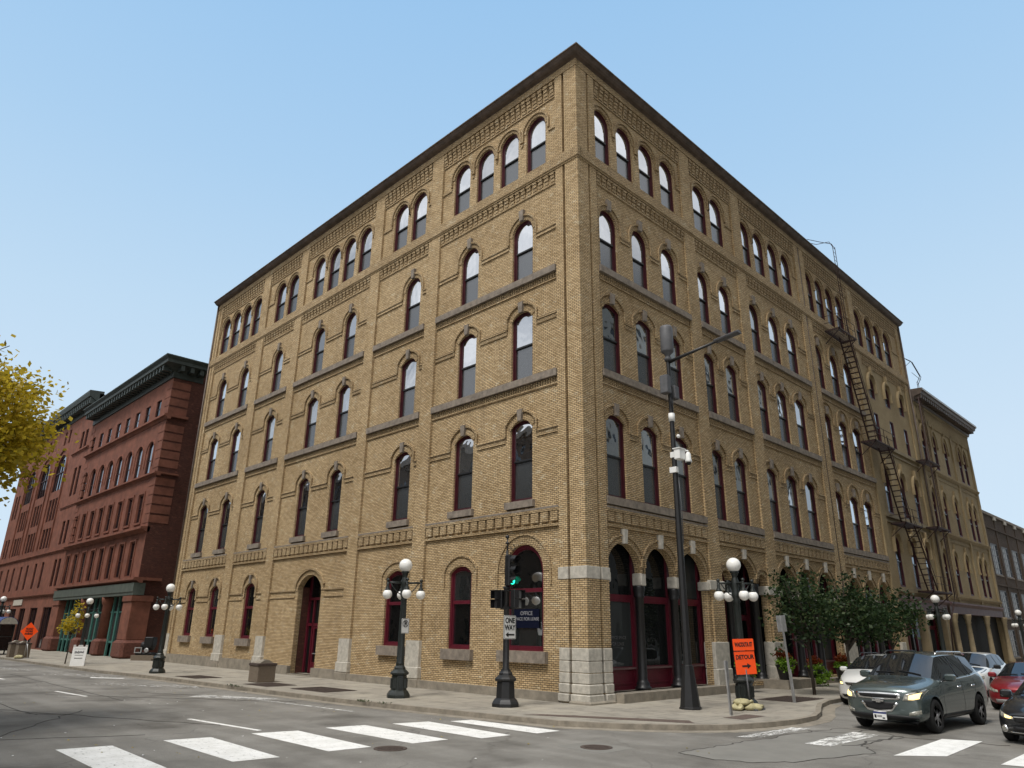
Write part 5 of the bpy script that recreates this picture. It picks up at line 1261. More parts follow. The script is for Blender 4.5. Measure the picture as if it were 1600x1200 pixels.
tree('maple_tree', 'large tree with yellowing leaves reaching in at the left edge', (-20.4, 6.8, -.35), 5., [(3.2, .5, 8.3, 1.6, 2.0, 1.2), (3.0, 0, 7.1, 1.5, 2., 1.0), (.6, 0, 8.9, 2.4, 2.6, 1.8), (-2.5, 0, 9.4, 3., 3., 2.4), (-.6, 2.5, 8., 2.4, 2.4, 1.8), (-1, -2.2, 8., 2.4, 2.2, 1.8), (2.2, .6, 6.1, 1.3, 1.6, .7), (4.0, .9, 7.5, 1.0, 1.5, .7), (2.9, .5, 5.7, .7, 1., .4)], 'leafyellow', 85000, .165, .24, 14, None, .34)
tree('sapling', 'small feathery yellow sapling on the sidewalk before the green storefront', (-6.0, 37.8, 0), 1.8, [(.0, 0, 3.0, .5, .7, .35), (-.1, -.3, 2.4, .6, .8, .3), (.0, .4, 2.1, .5, .9, .28), (.1, -.1, 3.5, .3, .4, .3)], 'leafyellow', 800, .15, .04, 15, None, .13)
def flower_tub(loc, label, h=.62, seed=1, spill=0):
    rnd = random.Random(seed); t = thing('flower_pot', label, 'flower pot', loc, 0, 'dark pots of lime leaves and orange flowers')
    m = MB(); m.lathe([(.22, 0), (.24, .04), (.33, h - .08), (.36, h - .06), (.36, h), (.30, h)], (0, 0, 0), 18); m.build('pot', 'black', t)
    m = MB(); leafmesh(m, rnd, [(0, -.05, h + .10, .38, .38, .2)] + ([(x, -.35, h - .25, .17, .25, .42) for x in (-.4, 0., .4)] if spill else [(-.1, -.25, h - .05, .25, .2, .25)]), 900, .11, 0, 20, .07); m.build('foliage', 'leaflime', t, False)
    m = MB(); leafmesh(m, rnd, [(.0, 0, h + .38, .30, .30, .2)], 500, .10, 0, 20, .07, -.4); m.build('flowers', 'leaforange', t, False)
flower_tub((9.7, -.55, .33), 'pot of lime leaves and orange flowers left of the 56 entrance', .62, 1)
flower_tub((12.75, -.75, .38), 'pot of lime leaves and orange flowers right of the 56 entrance', .62, 2)
flower_tub((15.9, -.75, .1), 'trailing pot of lime leaves and orange flowers beside the parking sign post', .62, 3, 1)
flower_tub((19.3, -.7, .1), 'pot of lime leaves and orange flowers just left of the white minivan', .62, 4)
# ------------------------------------------------------------------ vehicles (front at x = 0, facing -X, y = 0 on the centre line)
# station: x, half width, z bottom, z shoulder, (w5,z5) glass base, (w6,z6) rail, (w7,z7), z8, bow
SUV = [(.00, .80, .36, .66, (.76, .845), (.58, .88), (.32, .895), .90, .20), (.10, .93, .24, .74, (.85, .955), (.64, 1.0), (.34, 1.015), 1.02, .20), (.30, .965, .21, .82, (.85, .97), (.66, 1.045), (.34, 1.068), 1.075, .18), (.75, .99, .21, .92, (.87, 1.03), (.66, 1.085), (.34, 1.11), 1.13, .12), (1.22, .99, .21, .98, (.88, 1.09), (.74, 1.135), (.40, 1.16), 1.17, .10),
       (1.36, .99, .21, 1.0, (.89, 1.12), (.80, 1.165), (.42, 1.185), 1.195, .10), (2.18, .985, .22, 1.05, (.89, 1.15), (.67, 1.655), (.40, 1.715), 1.735, -.06), (2.95, .985, .22, 1.07, (.89, 1.17), (.665, 1.695), (.40, 1.755), 1.77, 0), (3.85, .985, .22, 1.11, (.88, 1.20), (.65, 1.68), (.40, 1.74), 1.755, 0), (4.60, .975, .24, 1.15, (.85, 1.24), (.61, 1.61), (.38, 1.67), 1.685, -.06),
       (4.90, .95, .28, 1.12, (.82, 1.22), (.60, 1.36), (.36, 1.40), 1.42, -.10), (5.08, .92, .34, .92, (.80, 1.02), (.58, 1.08), (.34, 1.10), 1.11, -.12), (5.16, .86, .40, .80, (.74, .90), (.54, .94), (.30, .95), .95, -.14)]
VAN = [(.00, .74, .32, .60, (.66, .74), (.52, .79), (.30, .81), .82, .42), (.12, .90, .20, .70, (.78, .84), (.60, .91), (.34, .94), .95, .40), (.36, .95, .18, .82, (.83, .95), (.64, 1.02), (.34, 1.05), 1.06, .32), (.75, .98, .18, .92, (.87, 1.05), (.70, 1.11), (.36, 1.14), 1.15, .2), (1.0, .98, .18, .97, (.89, 1.10), (.78, 1.16), (.40, 1.19), 1.20, .14),
       (1.12, .98, .18, .99, (.90, 1.12), (.82, 1.18), (.42, 1.21), 1.22, .12), (2.10, .98, .19, 1.04, (.90, 1.15), (.69, 1.61), (.42, 1.70), 1.72, -.08), (3.0, .98, .19, 1.05, (.90, 1.15), (.70, 1.64), (.42, 1.73), 1.75, 0), (4.0, .98, .20, 1.06, (.89, 1.15), (.69, 1.62), (.42, 1.72), 1.74, 0), (4.7, .96, .22, 1.06, (.86, 1.16), (.66, 1.56), (.40, 1.66), 1.68, -.05),
       (4.92, .94, .26, 1.04, (.84, 1.14), (.64, 1.36), (.38, 1.42), 1.44, -.08), (5.04, .92, .32, .92, (.82, 1.0), (.62, 1.06), (.36, 1.08), 1.09, -.08), (5.1, .86, .38, .8, (.76, .9), (.58, .94), (.32, .95), .95, -.1)]
SEDAN = [(.00, .72, .30, .52, (.64, .62), (.5, .665), (.3, .68), .685, .36), (.12, .86, .19, .60, (.75, .71), (.58, .765), (.33, .785), .79, .34), (.4, .90, .17, .70, (.79, .81), (.6, .865), (.33, .885), .89, .26), (.9, .915, .17, .79, (.82, .89), (.64, .935), (.34, .955), .96, .16), (1.38, .915, .17, .84, (.83, .94), (.72, .975), (.38, .995), 1.0, .1),
         (1.52, .915, .17, .86, (.84, .96), (.76, .99), (.4, 1.01), 1.02, .1), (2.4, .91, .17, .90, (.83, .99), (.58, 1.39), (.36, 1.45), 1.465, -.06), (3.0, .91, .17, .91, (.83, 1.0), (.58, 1.41), (.36, 1.465), 1.475, 0), (3.6, .91, .18, .92, (.82, 1.01), (.57, 1.35), (.35, 1.41), 1.42, 0), (4.2, .905, .2, .93, (.8, 1.02), (.66, 1.05), (.36, 1.07), 1.075, -.04),
         (4.55, .89, .24, .92, (.78, 1.0), (.6, 1.03), (.34, 1.04), 1.045, -.08), (4.75, .86, .3, .84, (.75, .9), (.56, .94), (.32, .95), .955, -.1), (4.82, .8, .36, .74, (.7, .8), (.52, .84), (.3, .85), .85, -.1)]
def car_shell(stn, arches, rad):
    K = 16; vs = []; fs = []; mats = []
    for (x, hw, zb, zs, p5, p6, p7, z8, bow) in stn:
        half = [(0, zb), (hw * .78, zb), (hw * .965, zb + .09), (hw, zb + (zs - zb) * .52), (hw * .978, zs), p5, p6, p7, (0, z8)]
        ring = half + [(-a, b) for a, b in reversed(half[1:-1])]
        for (y, z) in ring: vs.append((x + bow * min(1.1, abs(y) / .95) ** 2.2, y, z))
    n = len(stn)
    gi = 5                                                              # windscreen spans stations gi..gi+1
    for i in range(n - 1):
        for j in range(K):
            k = (j + 1) % K; a = min(j, K - 1 - j)
            m = 0
            if i == gi and a in (6, 7): m = 1                         # windscreen
            if gi <= i <= n - 5 and a == 5: m = 2                    # side glass
            if i == n - 4 and a in (6, 7): m = 1                      # rear screen
            fs.append((i * K + j, i * K + k, (i + 1) * K + k, (i + 1) * K + j)); mats.append(m)
    # closed nose and tail
    for base, sg in ((0, 1), ((n - 1) * K, -1)):
        c = sum((Vector(vs[base + j]) for j in range(K)), Vector()) / K
        cx = stn[0][0] if sg > 0 else stn[-1][0] + .0
        o = len(vs)
        for j in range(K):
            p = Vector(vs[base + j]); q = c + (p - c) * .55; vs.append((cx + (q.x - cx) * .35 + (.0 if sg > 0 else .02), q.y, q.z))
        for j in range(K): k = (j + 1) % K; fs.append((base + j, base + k, o + k, o + j) if sg < 0 else (base + k, base + j, o + j, o + k)); mats.append(0)
        fs.append(tuple(range(o, o + K)) if sg < 0 else tuple(range(o + K - 1, o - 1, -1))); mats.append(0)
    me = bpy.data.meshes.new('body'); me.from_pydata(vs, [], fs)
    me.polygons.foreach_set('material_index', mats); me.polygons.foreach_set('use_smooth', [True] * len(fs))
    bm = bmesh.new(); bm.from_mesh(me); bmesh.ops.recalc_face_normals(bm, faces=bm.faces)
    cl = bm.edges.layers.float.new('crease_edge')
    for e in bm.edges:
        ms = {f.material_index for f in e.link_faces}
        if len(ms) > 1: e[cl] = .55
    bm.to_mesh(me); bm.free()
    return me
def build_car(name, label, stn, L, axles, rad, paint, loc, rz, hdr, parts=None, group=None, wheelw=.235):
    t = thing(name, label, 'car', loc, rz, group)
    me = car_shell(stn, axles, rad)
    for m in (paint, 'carglass', 'carglass', 'blackplastic'): me.materials.append(MAT[m])
    o = bpy.data.objects.new('shell', me); COL.objects.link(o)
    sb = o.modifiers.new('s', 'SUBSURF'); sb.levels = 2; sb.render_levels = 2
    cuts = []
    for ax in axles:
        for sg in (-1, 1):
            c = MB(); c.lathe([(rad + .055, .55 * sg), (rad + .055, 1.2 * sg)], (ax, 0, rad), 28, 0, False, 'y'); cuts.append(c)
    cm = MB()
    for c in cuts: off = len(cm.v); cm.v += c.v; cm.f += [[i + off for i in f] for f in c.f]; cm.mi += [0] * len(c.f); cm.uv += c.uv; cm.sm += c.sm
    co_ = cm.build('cutter', 'blackplastic')
    bo = o.modifiers.new('b', 'BOOLEAN'); bo.object = co_; bo.operation = 'DIFFERENCE'; bo.solver = 'EXACT'
    try: bo.material_mode = 'TRANSFER'
    except Exception: pass
    bpy.context.view_layer.update(); dg = bpy.context.evaluated_depsgraph_get()
    res = bpy.data.meshes.new_from_object(o.evaluated_get(dg)); bpy.data.objects.remove(o); bpy.data.objects.remove(co_)
    bvh = BVHTree.FromPolygons([v.co.copy() for v in res.vertices], [list(p.vertices) for p in res.polygons])
    names = [m.name if m else '' for m in res.materials]
    def sub(keep, nm, mat):
        bm = bmesh.new(); bm.from_mesh(res)
        bmesh.ops.delete(bm, geom=[f for f in bm.faces if not keep(f)], context='FACES'); m = bpy.data.meshes.new(nm); bm.to_mesh(m); bm.free()
        m.materials.clear()
        for q in (mat if isinstance(mat, list) else [mat]): m.materials.append(MAT[q])
        return m
    glassi = {1, 2}
    bd = sub(lambda f: f.material_index not in glassi, 'body', [paint, 'blackplastic'])
    for p in bd.polygons: p.material_index = 1 if p.material_index > 2 else 0
    child('body', bd, t)
    xm = sum(axles) / 2
    child('windscreen', sub(lambda f: f.material_index == 1 and f.calc_center_median().x < xm + .5, 'windscreen', 'carglass'), t)
    child('rear_window', sub(lambda f: f.material_index == 1 and f.calc_center_median().x >= xm + .5, 'rear_window', 'carglass'), t)
    for sg in (-1, 1): child('side_windows', sub(lambda f: f.material_index == 2 and f.calc_center_median().y * sg > 0, 'side_windows', 'carglass'), t)
    # patch laid on the shell: rows of (u,v) control points projected along an axis
    def resample(c, n):
        out = []
        for i in range(n + 1):
            f = i / n * (len(c) - 1); k = min(int(f), len(c) - 2); a, b = Vector(c[k]), Vector(c[k + 1]); out.append(a + (b - a) * (f - k))
        return out
    def patch(nm, A, B, mat, axis='x', off=.008, N=14, M=6, par=None, side=-1, th=.02):
        A, B = resample(A, N), resample(B, N); v = []; w = []
        for j in range(M + 1):
            for i in range(N + 1):
                q = A[i] + (B[i] - A[i]) * (j / M)
                if axis == 'x': org, d = Vector((-2, q.x, q.y)), Vector((1, 0, 0))
                elif axis == 'y': org, d = Vector((q.x, 3 * side, q.y)), Vector((0, -side, 0))
                else: org, d = Vector((q.x, q.y, 4)), Vector((0, 0, -1))
                h = bvh.ray_cast(org, d); hit = h[0] if h[0] is not None else (w[-1] if w else org + d * 2)
                w.append(hit); v.append(hit - d * off)
        nv = len(v); v += [p_ - (Vector((-1, 0, 0)) if axis == 'x' else Vector((0, side, 0)) if axis == 'y' else Vector((0, 0, 1))) * th for p_ in v]
        f = []; W = N + 1
        for j in range(M):
            for i in range(N): f.append((j * W + i, j * W + i + 1, (j + 1) * W + i + 1, (j + 1) * W + i))
        bd_ = [i for i in range(N)] + [j * W + N for j in range(M)] + [M * W + N - i for i in range(N)] + [(M - j) * W for j in range(M)]
        for i in range(len(bd_)): a, b = bd_[i], bd_[(i + 1) % len(bd_)]; f.append((a, b, nv + b, nv + a))
        m = MB(); m.add(v, f, 0, True); return m.build(nm, mat, par or t)
    # wheels
    for ax in axles:
        for sg in (-1, 1):
            yo = (stn[3][1] - .015) * sg
            w = MB(); R_ = rad; W_ = wheelw
            w.lathe([(R_ * .60, -W_ / 2 + .08), (R_ * .62, -W_ / 2 + .02), (R_ * .66, -W_ / 2), (R_ * .9, -W_ / 2), (R_ * .98, -W_ / 2 + .03), (R_, -W_ * .25), (R_, W_ * .25), (R_ * .98, W_ / 2 - .03), (R_ * .9, W_ / 2), (R_ * .66, W_ / 2), (R_ * .62, W_ / 2 - .02), (R_ * .60, W_ / 2 - .08)], (0, 0, 0), 32, 0, True, 'y')
            wo = w.build('wheel', 'tyre', t); wo.location = (ax, yo - sg * W_ / 2, R_)
            r = MB(); fc = sg * (W_ / 2 - .015)
            r.lathe([(R_ * .66, fc), (R_ * .60, fc), (R_ * .58, fc - sg * .05), (R_ * .1, fc - sg * .06)], (0, 0, 0), 28, 1, True, 'y')
            r.strip([(R_ * .62 * cos(2 * pi * k / 28), R_ * .62 * sin(2 * pi * k / 28)) for k in range(28)], R_ * .07, min(fc, fc - sg * .03), max(fc, fc - sg * .03), 0, True)
            for k in range(hdr.get('spokes', 6)):
                a = 2 * pi * k / hdr.get('spokes', 6) + .3; p = Vector((cos(a), sin(a))); q = Vector((-sin(a), cos(a)))
                r.prism([tuple(p * R_ * .1 + q * .035), tuple(p * R_ * .62 + q * .03), tuple(p * R_ * .62 - q * .03), tuple(p * R_ * .1 - q * .035)], min(fc, fc - sg * .03), max(fc, fc - sg * .03), 0)
            r.lathe([(R_ * .17, fc - sg * .03), (R_ * .15, fc), (.001, fc + sg * .004)], (0, 0, 0), 16, 0, True, 'y')
            r.build('rim', ['rim', 'blackplastic'], wo)
    # mirrors, wipers, handles, seams
    i5 = stn[5]
    for sg in (-1, 1):
        m = MB(); m.bevbox(-.08, .10, -.13, .13, -.085, .085, .04); mo = m.build('wing_mirror', hdr.get('mirror', paint), t); mo.location = (i5[0] + .52, sg * (i5[1] + .10), i5[4][1] + .07)
        m = MB(); m.tube([(i5[0] + .52, sg * (i5[1] - .12), i5[4][1] + .0), (i5[0] + .52, sg * (i5[1] + .05), i5[4][1] + .03)], .03, 6); m.build('mirror_stalk', 'blackplastic', t)
        for (x0, x1) in hdr['handles']: patch('door_handle', [(x0, hdr['hz']), (x1, hdr['hz'] + .01)], [(x0, hdr['hz'] + .04), (x1, hdr['hz'] + .05)], hdr.get('hmat', paint), 'y', .03, 4, 2, None, sg)
        for xs_ in hdr['seams']: patch('door_seam', [(x, z) for x, z in xs_], [(x + .012, z) for x, z in xs_], 'blackplastic', 'y', .002, 12, 1, None, sg, .01)
        for (x0, x1, z0, z1) in hdr['pillars']: patch('pillar', [(x0, z0), (x1, z1)], [(x0 + hdr.get('pw', .07), z0), (x1 + hdr.get('pw', .07), z1)], 'blackplastic', 'y', .004, 8, 1, None, sg, .01)
        if hdr.get('trim'):
            patch('window_trim', hdr['trim'], [(x, z + .022) for x, z in hdr['trim']], 'chrome', 'y', .006, 20, 1, None, sg, .01)
        patch('sill_trim', [(axles[0] + .5, stn[6][2] + .0 + .06), (axles[1] - .5, stn[6][2] + .06)], [(axles[0] + .45, stn[6][2] + .17), (axles[1] - .45, stn[6][2] + .17)], 'blackplastic', 'y', .006, 10, 2, None, sg)
    for y0, y1 in ((-.55, .02), (.12, .62)):
        x0 = i5[0]
        m = MB(); hz = []
        for k in range(8):
            y = y0 + (y1 - y0) * k / 7; x = x0 + .10 + .06 * k / 7; h = bvh.ray_cast(Vector((x, y, 4)), Vector((0, 0, -1))); hz.append(h[0] + Vector((0, 0, .02)))
        m.tube(hz, .014, 5); m.build('wiper', 'blackplastic', t)
    return t, patch, bvh
def licence(t, loc, rz=0.):
    m = MB(); m.box(-.16, .16, -.012, 0, -.08, .08, 0); m.box(-.16, .16, -.015, -.012, .045, .08, 1); m.box(-.135, -.085, -.015, -.012, -.05, .02, 2); m.box(.06, .12, -.015, -.012, -.06, -.03, 2); m.box(-.07, .05, -.015, -.012, -.03, .015, 3)
    o = m.build('licence_plate', ['signwhite', 'blue', 'ink', 'steel'], t); o.location = loc; o.rotation_euler = (0, 0, rz); return o
RDZ = RZ
# -- the grey green SUV turning out of the right street
H = dict(spokes=6, handles=((2.62, 2.82), (3.62, 3.82)), hz=.93, hmat='chrome', mirror='suvpaint', seams=[[(1.62, .34), (1.58, .7), (1.72, 1.08)], [(2.98, .34), (2.96, .8), (2.98, 1.12)], [(3.98, .62), (3.86, .85), (3.95, 1.14)]], pillars=[(2.93, 2.86, 1.16, 1.64), (3.86, 3.78, 1.2, 1.62)], trim=[(1.75, 1.085), (2.9, 1.125), (3.9, 1.165), (4.5, 1.215)], pw=.09)
SX, SY = 1.62, -8.60
t, patch, bvh = build_car('suv', 'dark grey green SUV with its headlights on, turning at the corner', SUV, 5.2, (1.03, 4.05), .372, 'suvpaint', (SX, SY, RDZ), RAD(-4), H)
t.scale = (1.08, 1.06, 1.13)
patch('upper_grille', [(-.50, .735), (-.25, .72), (0, .715), (.25, .72), (.50, .735)], [(-.55, .865), (-.3, .875), (0, .88), (.3, .875), (.55, .865)], 'chrome', 'x', .012, 20, 3)
patch('upper_grille_mesh', [(-.44, .765), (0, .752), (.44, .765)], [(-.48, .835), (0, .848), (.48, .835)], 'blackplastic', 'x', .018, 20, 3)
patch('lower_grille', [(-.30, .475), (-.15, .45), (0, .44), (.15, .45), (.30, .475)], [(-.47, .665), (-.2, .668), (0, .67), (.2, .668), (.47, .665)], 'chrome', 'x', .010, 20, 4)
patch('lower_grille_mesh', [(-.26, .515), (0, .485), (.26, .515)], [(-.405, .675), (0, .675), (.405, .675)], 'blackplastic', 'x', .016, 20, 4)
m = MB(); m.prism([(-.14, -.018), (-.05, -.018), (-.04, -.042), (.06, -.042), (.07, -.018), (.14, -.018), (.15, .02), (.06, .02), (.05, .042), (-.05, .042), (-.06, .02), (-.14, .02)], -.02, 0); e = m.build('emblem', 'chrome', t); hx = bvh.ray_cast(Vector((-2, 0, .695)), Vector((1, 0, 0)))[0]; e.location = (hx.x - .02, 0, .695); e.rotation_euler = (0, 0, -pi / 2)
for sg in (-1, 1):
    patch('headlight', [(sg * .57, .72), (sg * .74, .715), (sg * .915, .755)], [(sg * .64, .86), (sg * .80, .905), (sg * .93, .975)], 'lens', 'x', .012, 10, 5)
    hl = [c for c in COL.objects if c.parent == t and c.name.startswith('headlight')][-1]
    patch('lit_bulb', [(sg * .70, .745), (sg * .79, .745), (sg * .89, .77)], [(sg * .71, .83), (sg * .80, .855), (sg * .895, .895)], 'headlamp', 'x', .020, 8, 4, hl)
    patch('fog_lamp', [(sg * .66, .40), (sg * .78, .41), (sg * .90, .45)], [(sg * .68, .47), (sg * .78, .50), (sg * .90, .53)], 'lens', 'x', .010, 8, 3)
patch('lower_bumper', [(-.86, .235), (-.4, .225), (0, .225), (.4, .225), (.86, .235)], [(-.95, .385), (-.5, .40), (0, .405), (.5, .40), (.95, .385)], 'blackplastic', 'x', .010, 20, 3)
patch('hood_edge', [(-.58, .893), (0, .905), (.58, .893)], [(-.58, .90), (0, .912), (.58, .90)], 'blackplastic', 'x', .003, 16, 1)
hx = bvh.ray_cast(Vector((-2, 0, .36)), Vector((1, 0, 0)))[0]; licence(t, (hx.x - .03, 0, .365), -pi / 2)
for sg in (-1, 1):
    m = MB(); m.tube([(2.3, sg * .66, 1.70), (2.5, sg * .655, 1.765), (4.2, sg * .63, 1.745), (4.45, sg * .62, 1.68)], .022, 6); m.build('roof_rail', 'chrome' if sg < 0 else 'blackplastic', t)
# -- white minivan at the kerb
H = dict(spokes=5, handles=((2.35, 2.53), (3.0, 3.18)), hz=.92, mirror='whitecar', seams=[[(1.5, .3), (1.48, .7), (1.6, 1.06)], [(2.75, .3), (2.74, .8), (2.76, 1.08)], [(3.95, .5), (3.95, .8), (3.95, 1.08)]], pillars=[(2.72, 2.68, 1.13, 1.58), (3.92, 3.9, 1.13, 1.58)])
t, patch, bvh = build_car('minivan', 'white minivan parked at the curb behind the grey green SUV', VAN, 5.1, (.98, 4.0), .335, 'whitecar', (8.35, -5.55, RDZ), 0, H)
patch('grille', [(-.42, .72), (0, .70), (.42, .72)], [(-.50, .80), (0, .805), (.50, .80)], 'blackplastic', 'x', .012, 16, 3)
patch('grille_bar', [(-.40, .755), (0, .745), (.40, .755)], [(-.40, .775), (0, .767), (.40, .775)], 'chrome', 'x', .018, 16, 1)
m = MB(); m.lathe([(.06, -.02), (.06, 0)], (0, 0, 0), 20, 0, True, 'x'); e = m.build('emblem', 'chrome', t); hx = bvh.ray_cast(Vector((-2, 0, .76)), Vector((1, 0, 0)))[0]; e.location = (hx.x - .01, 0, .76)
patch('lower_intake', [(-.62, .30), (0, .285), (.62, .30)], [(-.68, .40), (0, .395), (.68, .40)], 'blackplastic', 'x', .008, 16, 3)
for sg in (-1, 1):
    patch('headlight', [(sg * .56, .72), (sg * .70, .715), (sg * .84, .77)], [(sg * .60, .82), (sg * .74, .92), (sg * .86, 1.0)], 'lens', 'x', .010, 8, 5)
    patch('turn_lamp', [(sg * .60, .735), (sg * .66, .73), (sg * .73, .75)], [(sg * .61, .79), (sg * .67, .80), (sg * .73, .81)], 'headlamp', 'x', .018, 6, 3)
hx = bvh.ray_cast(Vector((-2, 0, .52)), Vector((1, 0, 0)))[0]; licence(t, (hx.x - .02, 0, .53), -pi / 2)
for sg in (-1, 1):
    m = MB(); m.tube([(2.4, sg * .70, 1.68), (2.6, sg * .69, 1.77), (4.2, sg * .68, 1.75), (4.4, sg * .67, 1.68)], .022, 6); m.build('roof_rail', 'blackplastic', t)
# -- black sedan cut by the right edge
H = dict(spokes=7, handles=((2.75, 2.93), (3.6, 3.78)), hz=.80, mirror='blackcar', seams=[[(1.75, .3), (1.72, .6), (1.8, .9)], [(3.0, .3), (2.98, .6), (3.0, .94)]], pillars=[(2.98, 2.92, 1., 1.36)])
t, patch, bvh = build_car('sedan', 'black sedan with lit headlight cut off by the right edge', SEDAN, 4.82, (.95, 3.73), .33, 'blackcar', (1.7, -12.05, RDZ), RAD(-2), H)
for sg in (-1, 1):
    patch('headlight', [(sg * .46, .56), (sg * .62, .56), (sg * .82, .62)], [(sg * .47, .62), (sg * .64, .665), (sg * .83, .74)], 'lens', 'x', .010, 10, 4)
    patch('lit_bulb', [(sg * .50, .575), (sg * .58, .575), (sg * .66, .59)], [(sg * .51, .615), (sg * .59, .635), (sg * .66, .655)], 'headlamp', 'x', .016, 6, 3)
    m = MB(); m.lathe([(.085, -.03), (.085, .02)], (0, 0, 0), 20, 0, True, 'x'); m.lathe([(.06, -.035), (.05, -.04), (.001, -.035)], (0, 0, 0), 18, 1, True, 'x'); o = m.build('fog_lamp', ['chrome', 'lens'], t); h = bvh.ray_cast(Vector((-2, sg * .70, .34)), Vector((1, 0, 0)))[0]; o.location = h; o.rotation_euler = (0, 0, RAD(-28 * sg))
patch('grille', [(-.44, .50), (0, .49), (.44, .50)], [(-.44, .60), (0, .61), (.44, .60)], 'blackplastic', 'x', .01, 14, 3); patch('grille_bar', [(-.5, .60), (0, .61), (.5, .60)], [(-.5, .625), (0, .635), (.5, .625)], 'chrome', 'x', .014, 14, 1)
patch('chin_trim', [(-.6, .255), (0, .245), (.6, .255)], [(-.6, .28), (0, .27), (.6, .28)], 'chrome', 'x', .012, 16, 1); patch('lower_intake', [(-.5, .29), (0, .285), (.5, .29)], [(-.5, .40), (0, .40), (.5, .40)], 'blackplastic', 'x', .008, 14, 2)
# -- red car and the white SUV farther up the street
H = dict(spokes=5, handles=((2.75, 2.93), (3.6, 3.78)), hz=.80, mirror='redcar', seams=[[(1.75, .3), (1.72, .6), (1.8, .9)], [(3.0, .3), (2.98, .6), (3.0, .94)]], pillars=[(2.98, 2.92, 1., 1.36)])
t, patch, bvh = build_car('hatchback', 'dark red car between the black sedan and the grey green SUV', SEDAN, 4.82, (.95, 3.73), .33, 'redcar', (10.9, -9.75, RDZ), 0, H); t.scale = (1, 1, 1.06)
for sg in (-1, 1): patch('headlight', [(sg * .48, .57), (sg * .62, .57), (sg * .82, .63)], [(sg * .49, .63), (sg * .64, .675), (sg * .83, .75)], 'lens', 'x', .010, 10, 4)
patch('grille', [(-.44, .44), (0, .43), (.44, .44)], [(-.44, .58), (0, .59), (.44, .58)], 'blackplastic', 'x', .01, 14, 3); patch('lower_intake', [(-.6, .26), (0, .25), (.6, .26)], [(-.6, .36), (0, .36), (.6, .36)], 'steel', 'x', .008, 14, 2)
H = dict(spokes=5, handles=((2.62, 2.82), (3.62, 3.82)), hz=.93, mirror='blackplastic', seams=[[(1.62, .34), (1.58, .7), (1.72, 1.08)], [(2.98, .34), (2.96, .8), (2.98, 1.12)]], pillars=[(2.93, 2.86, 1.16, 1.64), (3.86, 3.78, 1.2, 1.62)])
t, patch, bvh = build_car('suv', 'white SUV with dark hood waiting farther up the right street', SUV, 5.2, (1.03, 4.05), .372, 'whitecar', (16.6, -6.6, RDZ), 0, H)
for sg in (-1, 1): patch('headlight', [(sg * .60, .70), (sg * .74, .70), (sg * .90, .74)], [(sg * .63, .80), (sg * .78, .83), (sg * .91, .87)], 'lens', 'x', .012, 10, 5)
patch('grille', [(-.5, .5), (0, .48), (.5, .5)], [(-.55, .8), (0, .81), (.55, .8)], 'blackplastic', 'x', .012, 16, 4)
patch('hood_panel', [(.32, -.8), (.8, -.84), (1.25, -.84)], [(.32, .8), (.8, .84), (1.25, .84)], 'blackcar', 'z', .006, 16, 10)
# ------------------------------------------------------------------ camera, light, sky
cam = bpy.data.cameras.new('camera'); camo = bpy.data.objects.new('camera', cam); COL.objects.link(camo); SC.camera = camo
cam.sensor_fit = 'HORIZONTAL'; cam.sensor_width = 36.; cam.lens = 1109.4 / 1600 * 36; cam.clip_end = 3000.; cam.clip_start = .1
yaw, pitch, roll = RAD(45.46778921), RAD(19.15926344), RAD(.69675188)
fw = Vector((cos(pitch) * cos(yaw), cos(pitch) * sin(yaw), sin(pitch)))
rt = fw.cross(Vector((0, 0, 1))).normalized(); up = rt.cross(fw)
r2 = rt * cos(roll) + up * sin(roll); u2 = -rt * sin(roll) + up * cos(roll)
mt = Matrix((r2, u2, -fw)).transposed().to_4x4(); mt.translation = (-19.9107, -16.4029, 2.3)
camo.matrix_world = mt
SUN_AZ, SUN_EL = RAD(188), RAD(61)          # direction towards the sun, measured from +X anticlockwise
sd = Vector((cos(SUN_EL) * cos(SUN_AZ), cos(SUN_EL) * sin(SUN_AZ), sin(SUN_EL)))
sun = bpy.data.lights.new('sun', 'SUN'); sun.energy = 2.0; sun.angle = RAD(18); sun.color = (1., .96, .9)
so = bpy.data.objects.new('sun', sun); COL.objects.link(so); so.rotation_euler = sd.to_track_quat('Z', 'Y').to_euler()
w = bpy.data.worlds.new('World'); SC.world = w; w.use_nodes = True
nt = w.node_tree; bg = nt.nodes['Background']
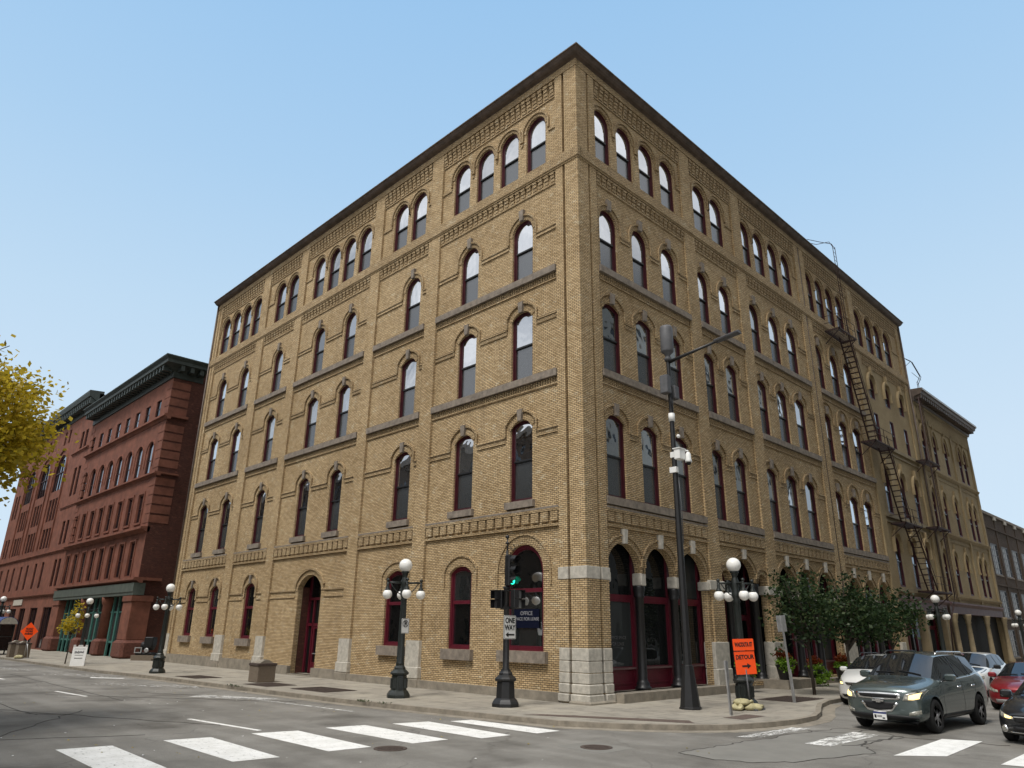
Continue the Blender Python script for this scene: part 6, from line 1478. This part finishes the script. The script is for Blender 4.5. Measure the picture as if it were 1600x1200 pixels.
sky = N(nt, 'TexSky', sky_type='NISHITA'); sky.sun_disc = False; sky.sun_elevation = SUN_EL; sky.sun_rotation = pi / 2 - SUN_AZ
sky.air_density = 1.0; sky.dust_density = .6; sky.ozone_density = 2.
tc = nt.nodes.new('ShaderNodeTexCoord'); dirv = tc.outputs['Generated']
sep = N(nt, 'SeparateXYZ'); nt.links.new(dirv, sep.inputs[0])
# clear air gradient: pale by the horizon, blue overhead (for a thin even haze over the physical sky)
gr = ramp(nt, sep.outputs[2], [(0., (4.7, 5.75, 6.7)), (.22, (4.5, 5.6, 6.65)), (.38, (3.9, 5.25, 6.55)), (.56, (3.05, 4.65, 6.4)), (.75, (2.4, 4.15, 6.25)), (1., (2.1, 3.8, 6.))])
clear = mixc(nt, sky.outputs[0], gr.outputs[0], .93)
# bright cloud bank over the half of the sky away from the building
dt = N(nt, 'VectorMath', operation='DOT_PRODUCT'); nt.links.new(dirv, dt.inputs[0]); dt.inputs[1].default_value = (.7071, .7071, 0)
cn = N(nt, 'TexNoise', Scale=4.5, Detail=8., Roughness=.62); nt.links.new(dirv, cn.inputs['Vector'])
ma = N(nt, 'Math', operation='MULTIPLY_ADD'); ma.inputs[1].default_value = .35; nt.links.new(cn.outputs[0], ma.inputs[0]); nt.links.new(dt.outputs['Value'], ma.inputs[2])
cm = ramp(nt, ma.outputs[0], [(.40, (1, 1, 1)), (.62, (0, 0, 0))])
cc = ramp(nt, cn.outputs[0], [(.36, (3.6, 3.9, 4.3)), (.62, (8.6, 8.6, 8.6))])
fin = mixc(nt, clear, cc.outputs[0], cm.outputs[0])
nt.links.new(fin, bg.inputs['Color']); bg.inputs['Strength'].default_value = .1
SC.view_settings.view_transform = 'Standard'; SC.view_settings.look = 'None'; SC.view_settings.exposure = .5; SC.view_settings.gamma = 1.
try:
    SC.cycles.max_bounces = 6; SC.cycles.diffuse_bounces = 3; SC.cycles.glossy_bounces = 3; SC.cycles.transparent_max_bounces = 12
    SC.cycles.use_adaptive_sampling = True; SC.cycles.adaptive_threshold = .02
except Exception: pass
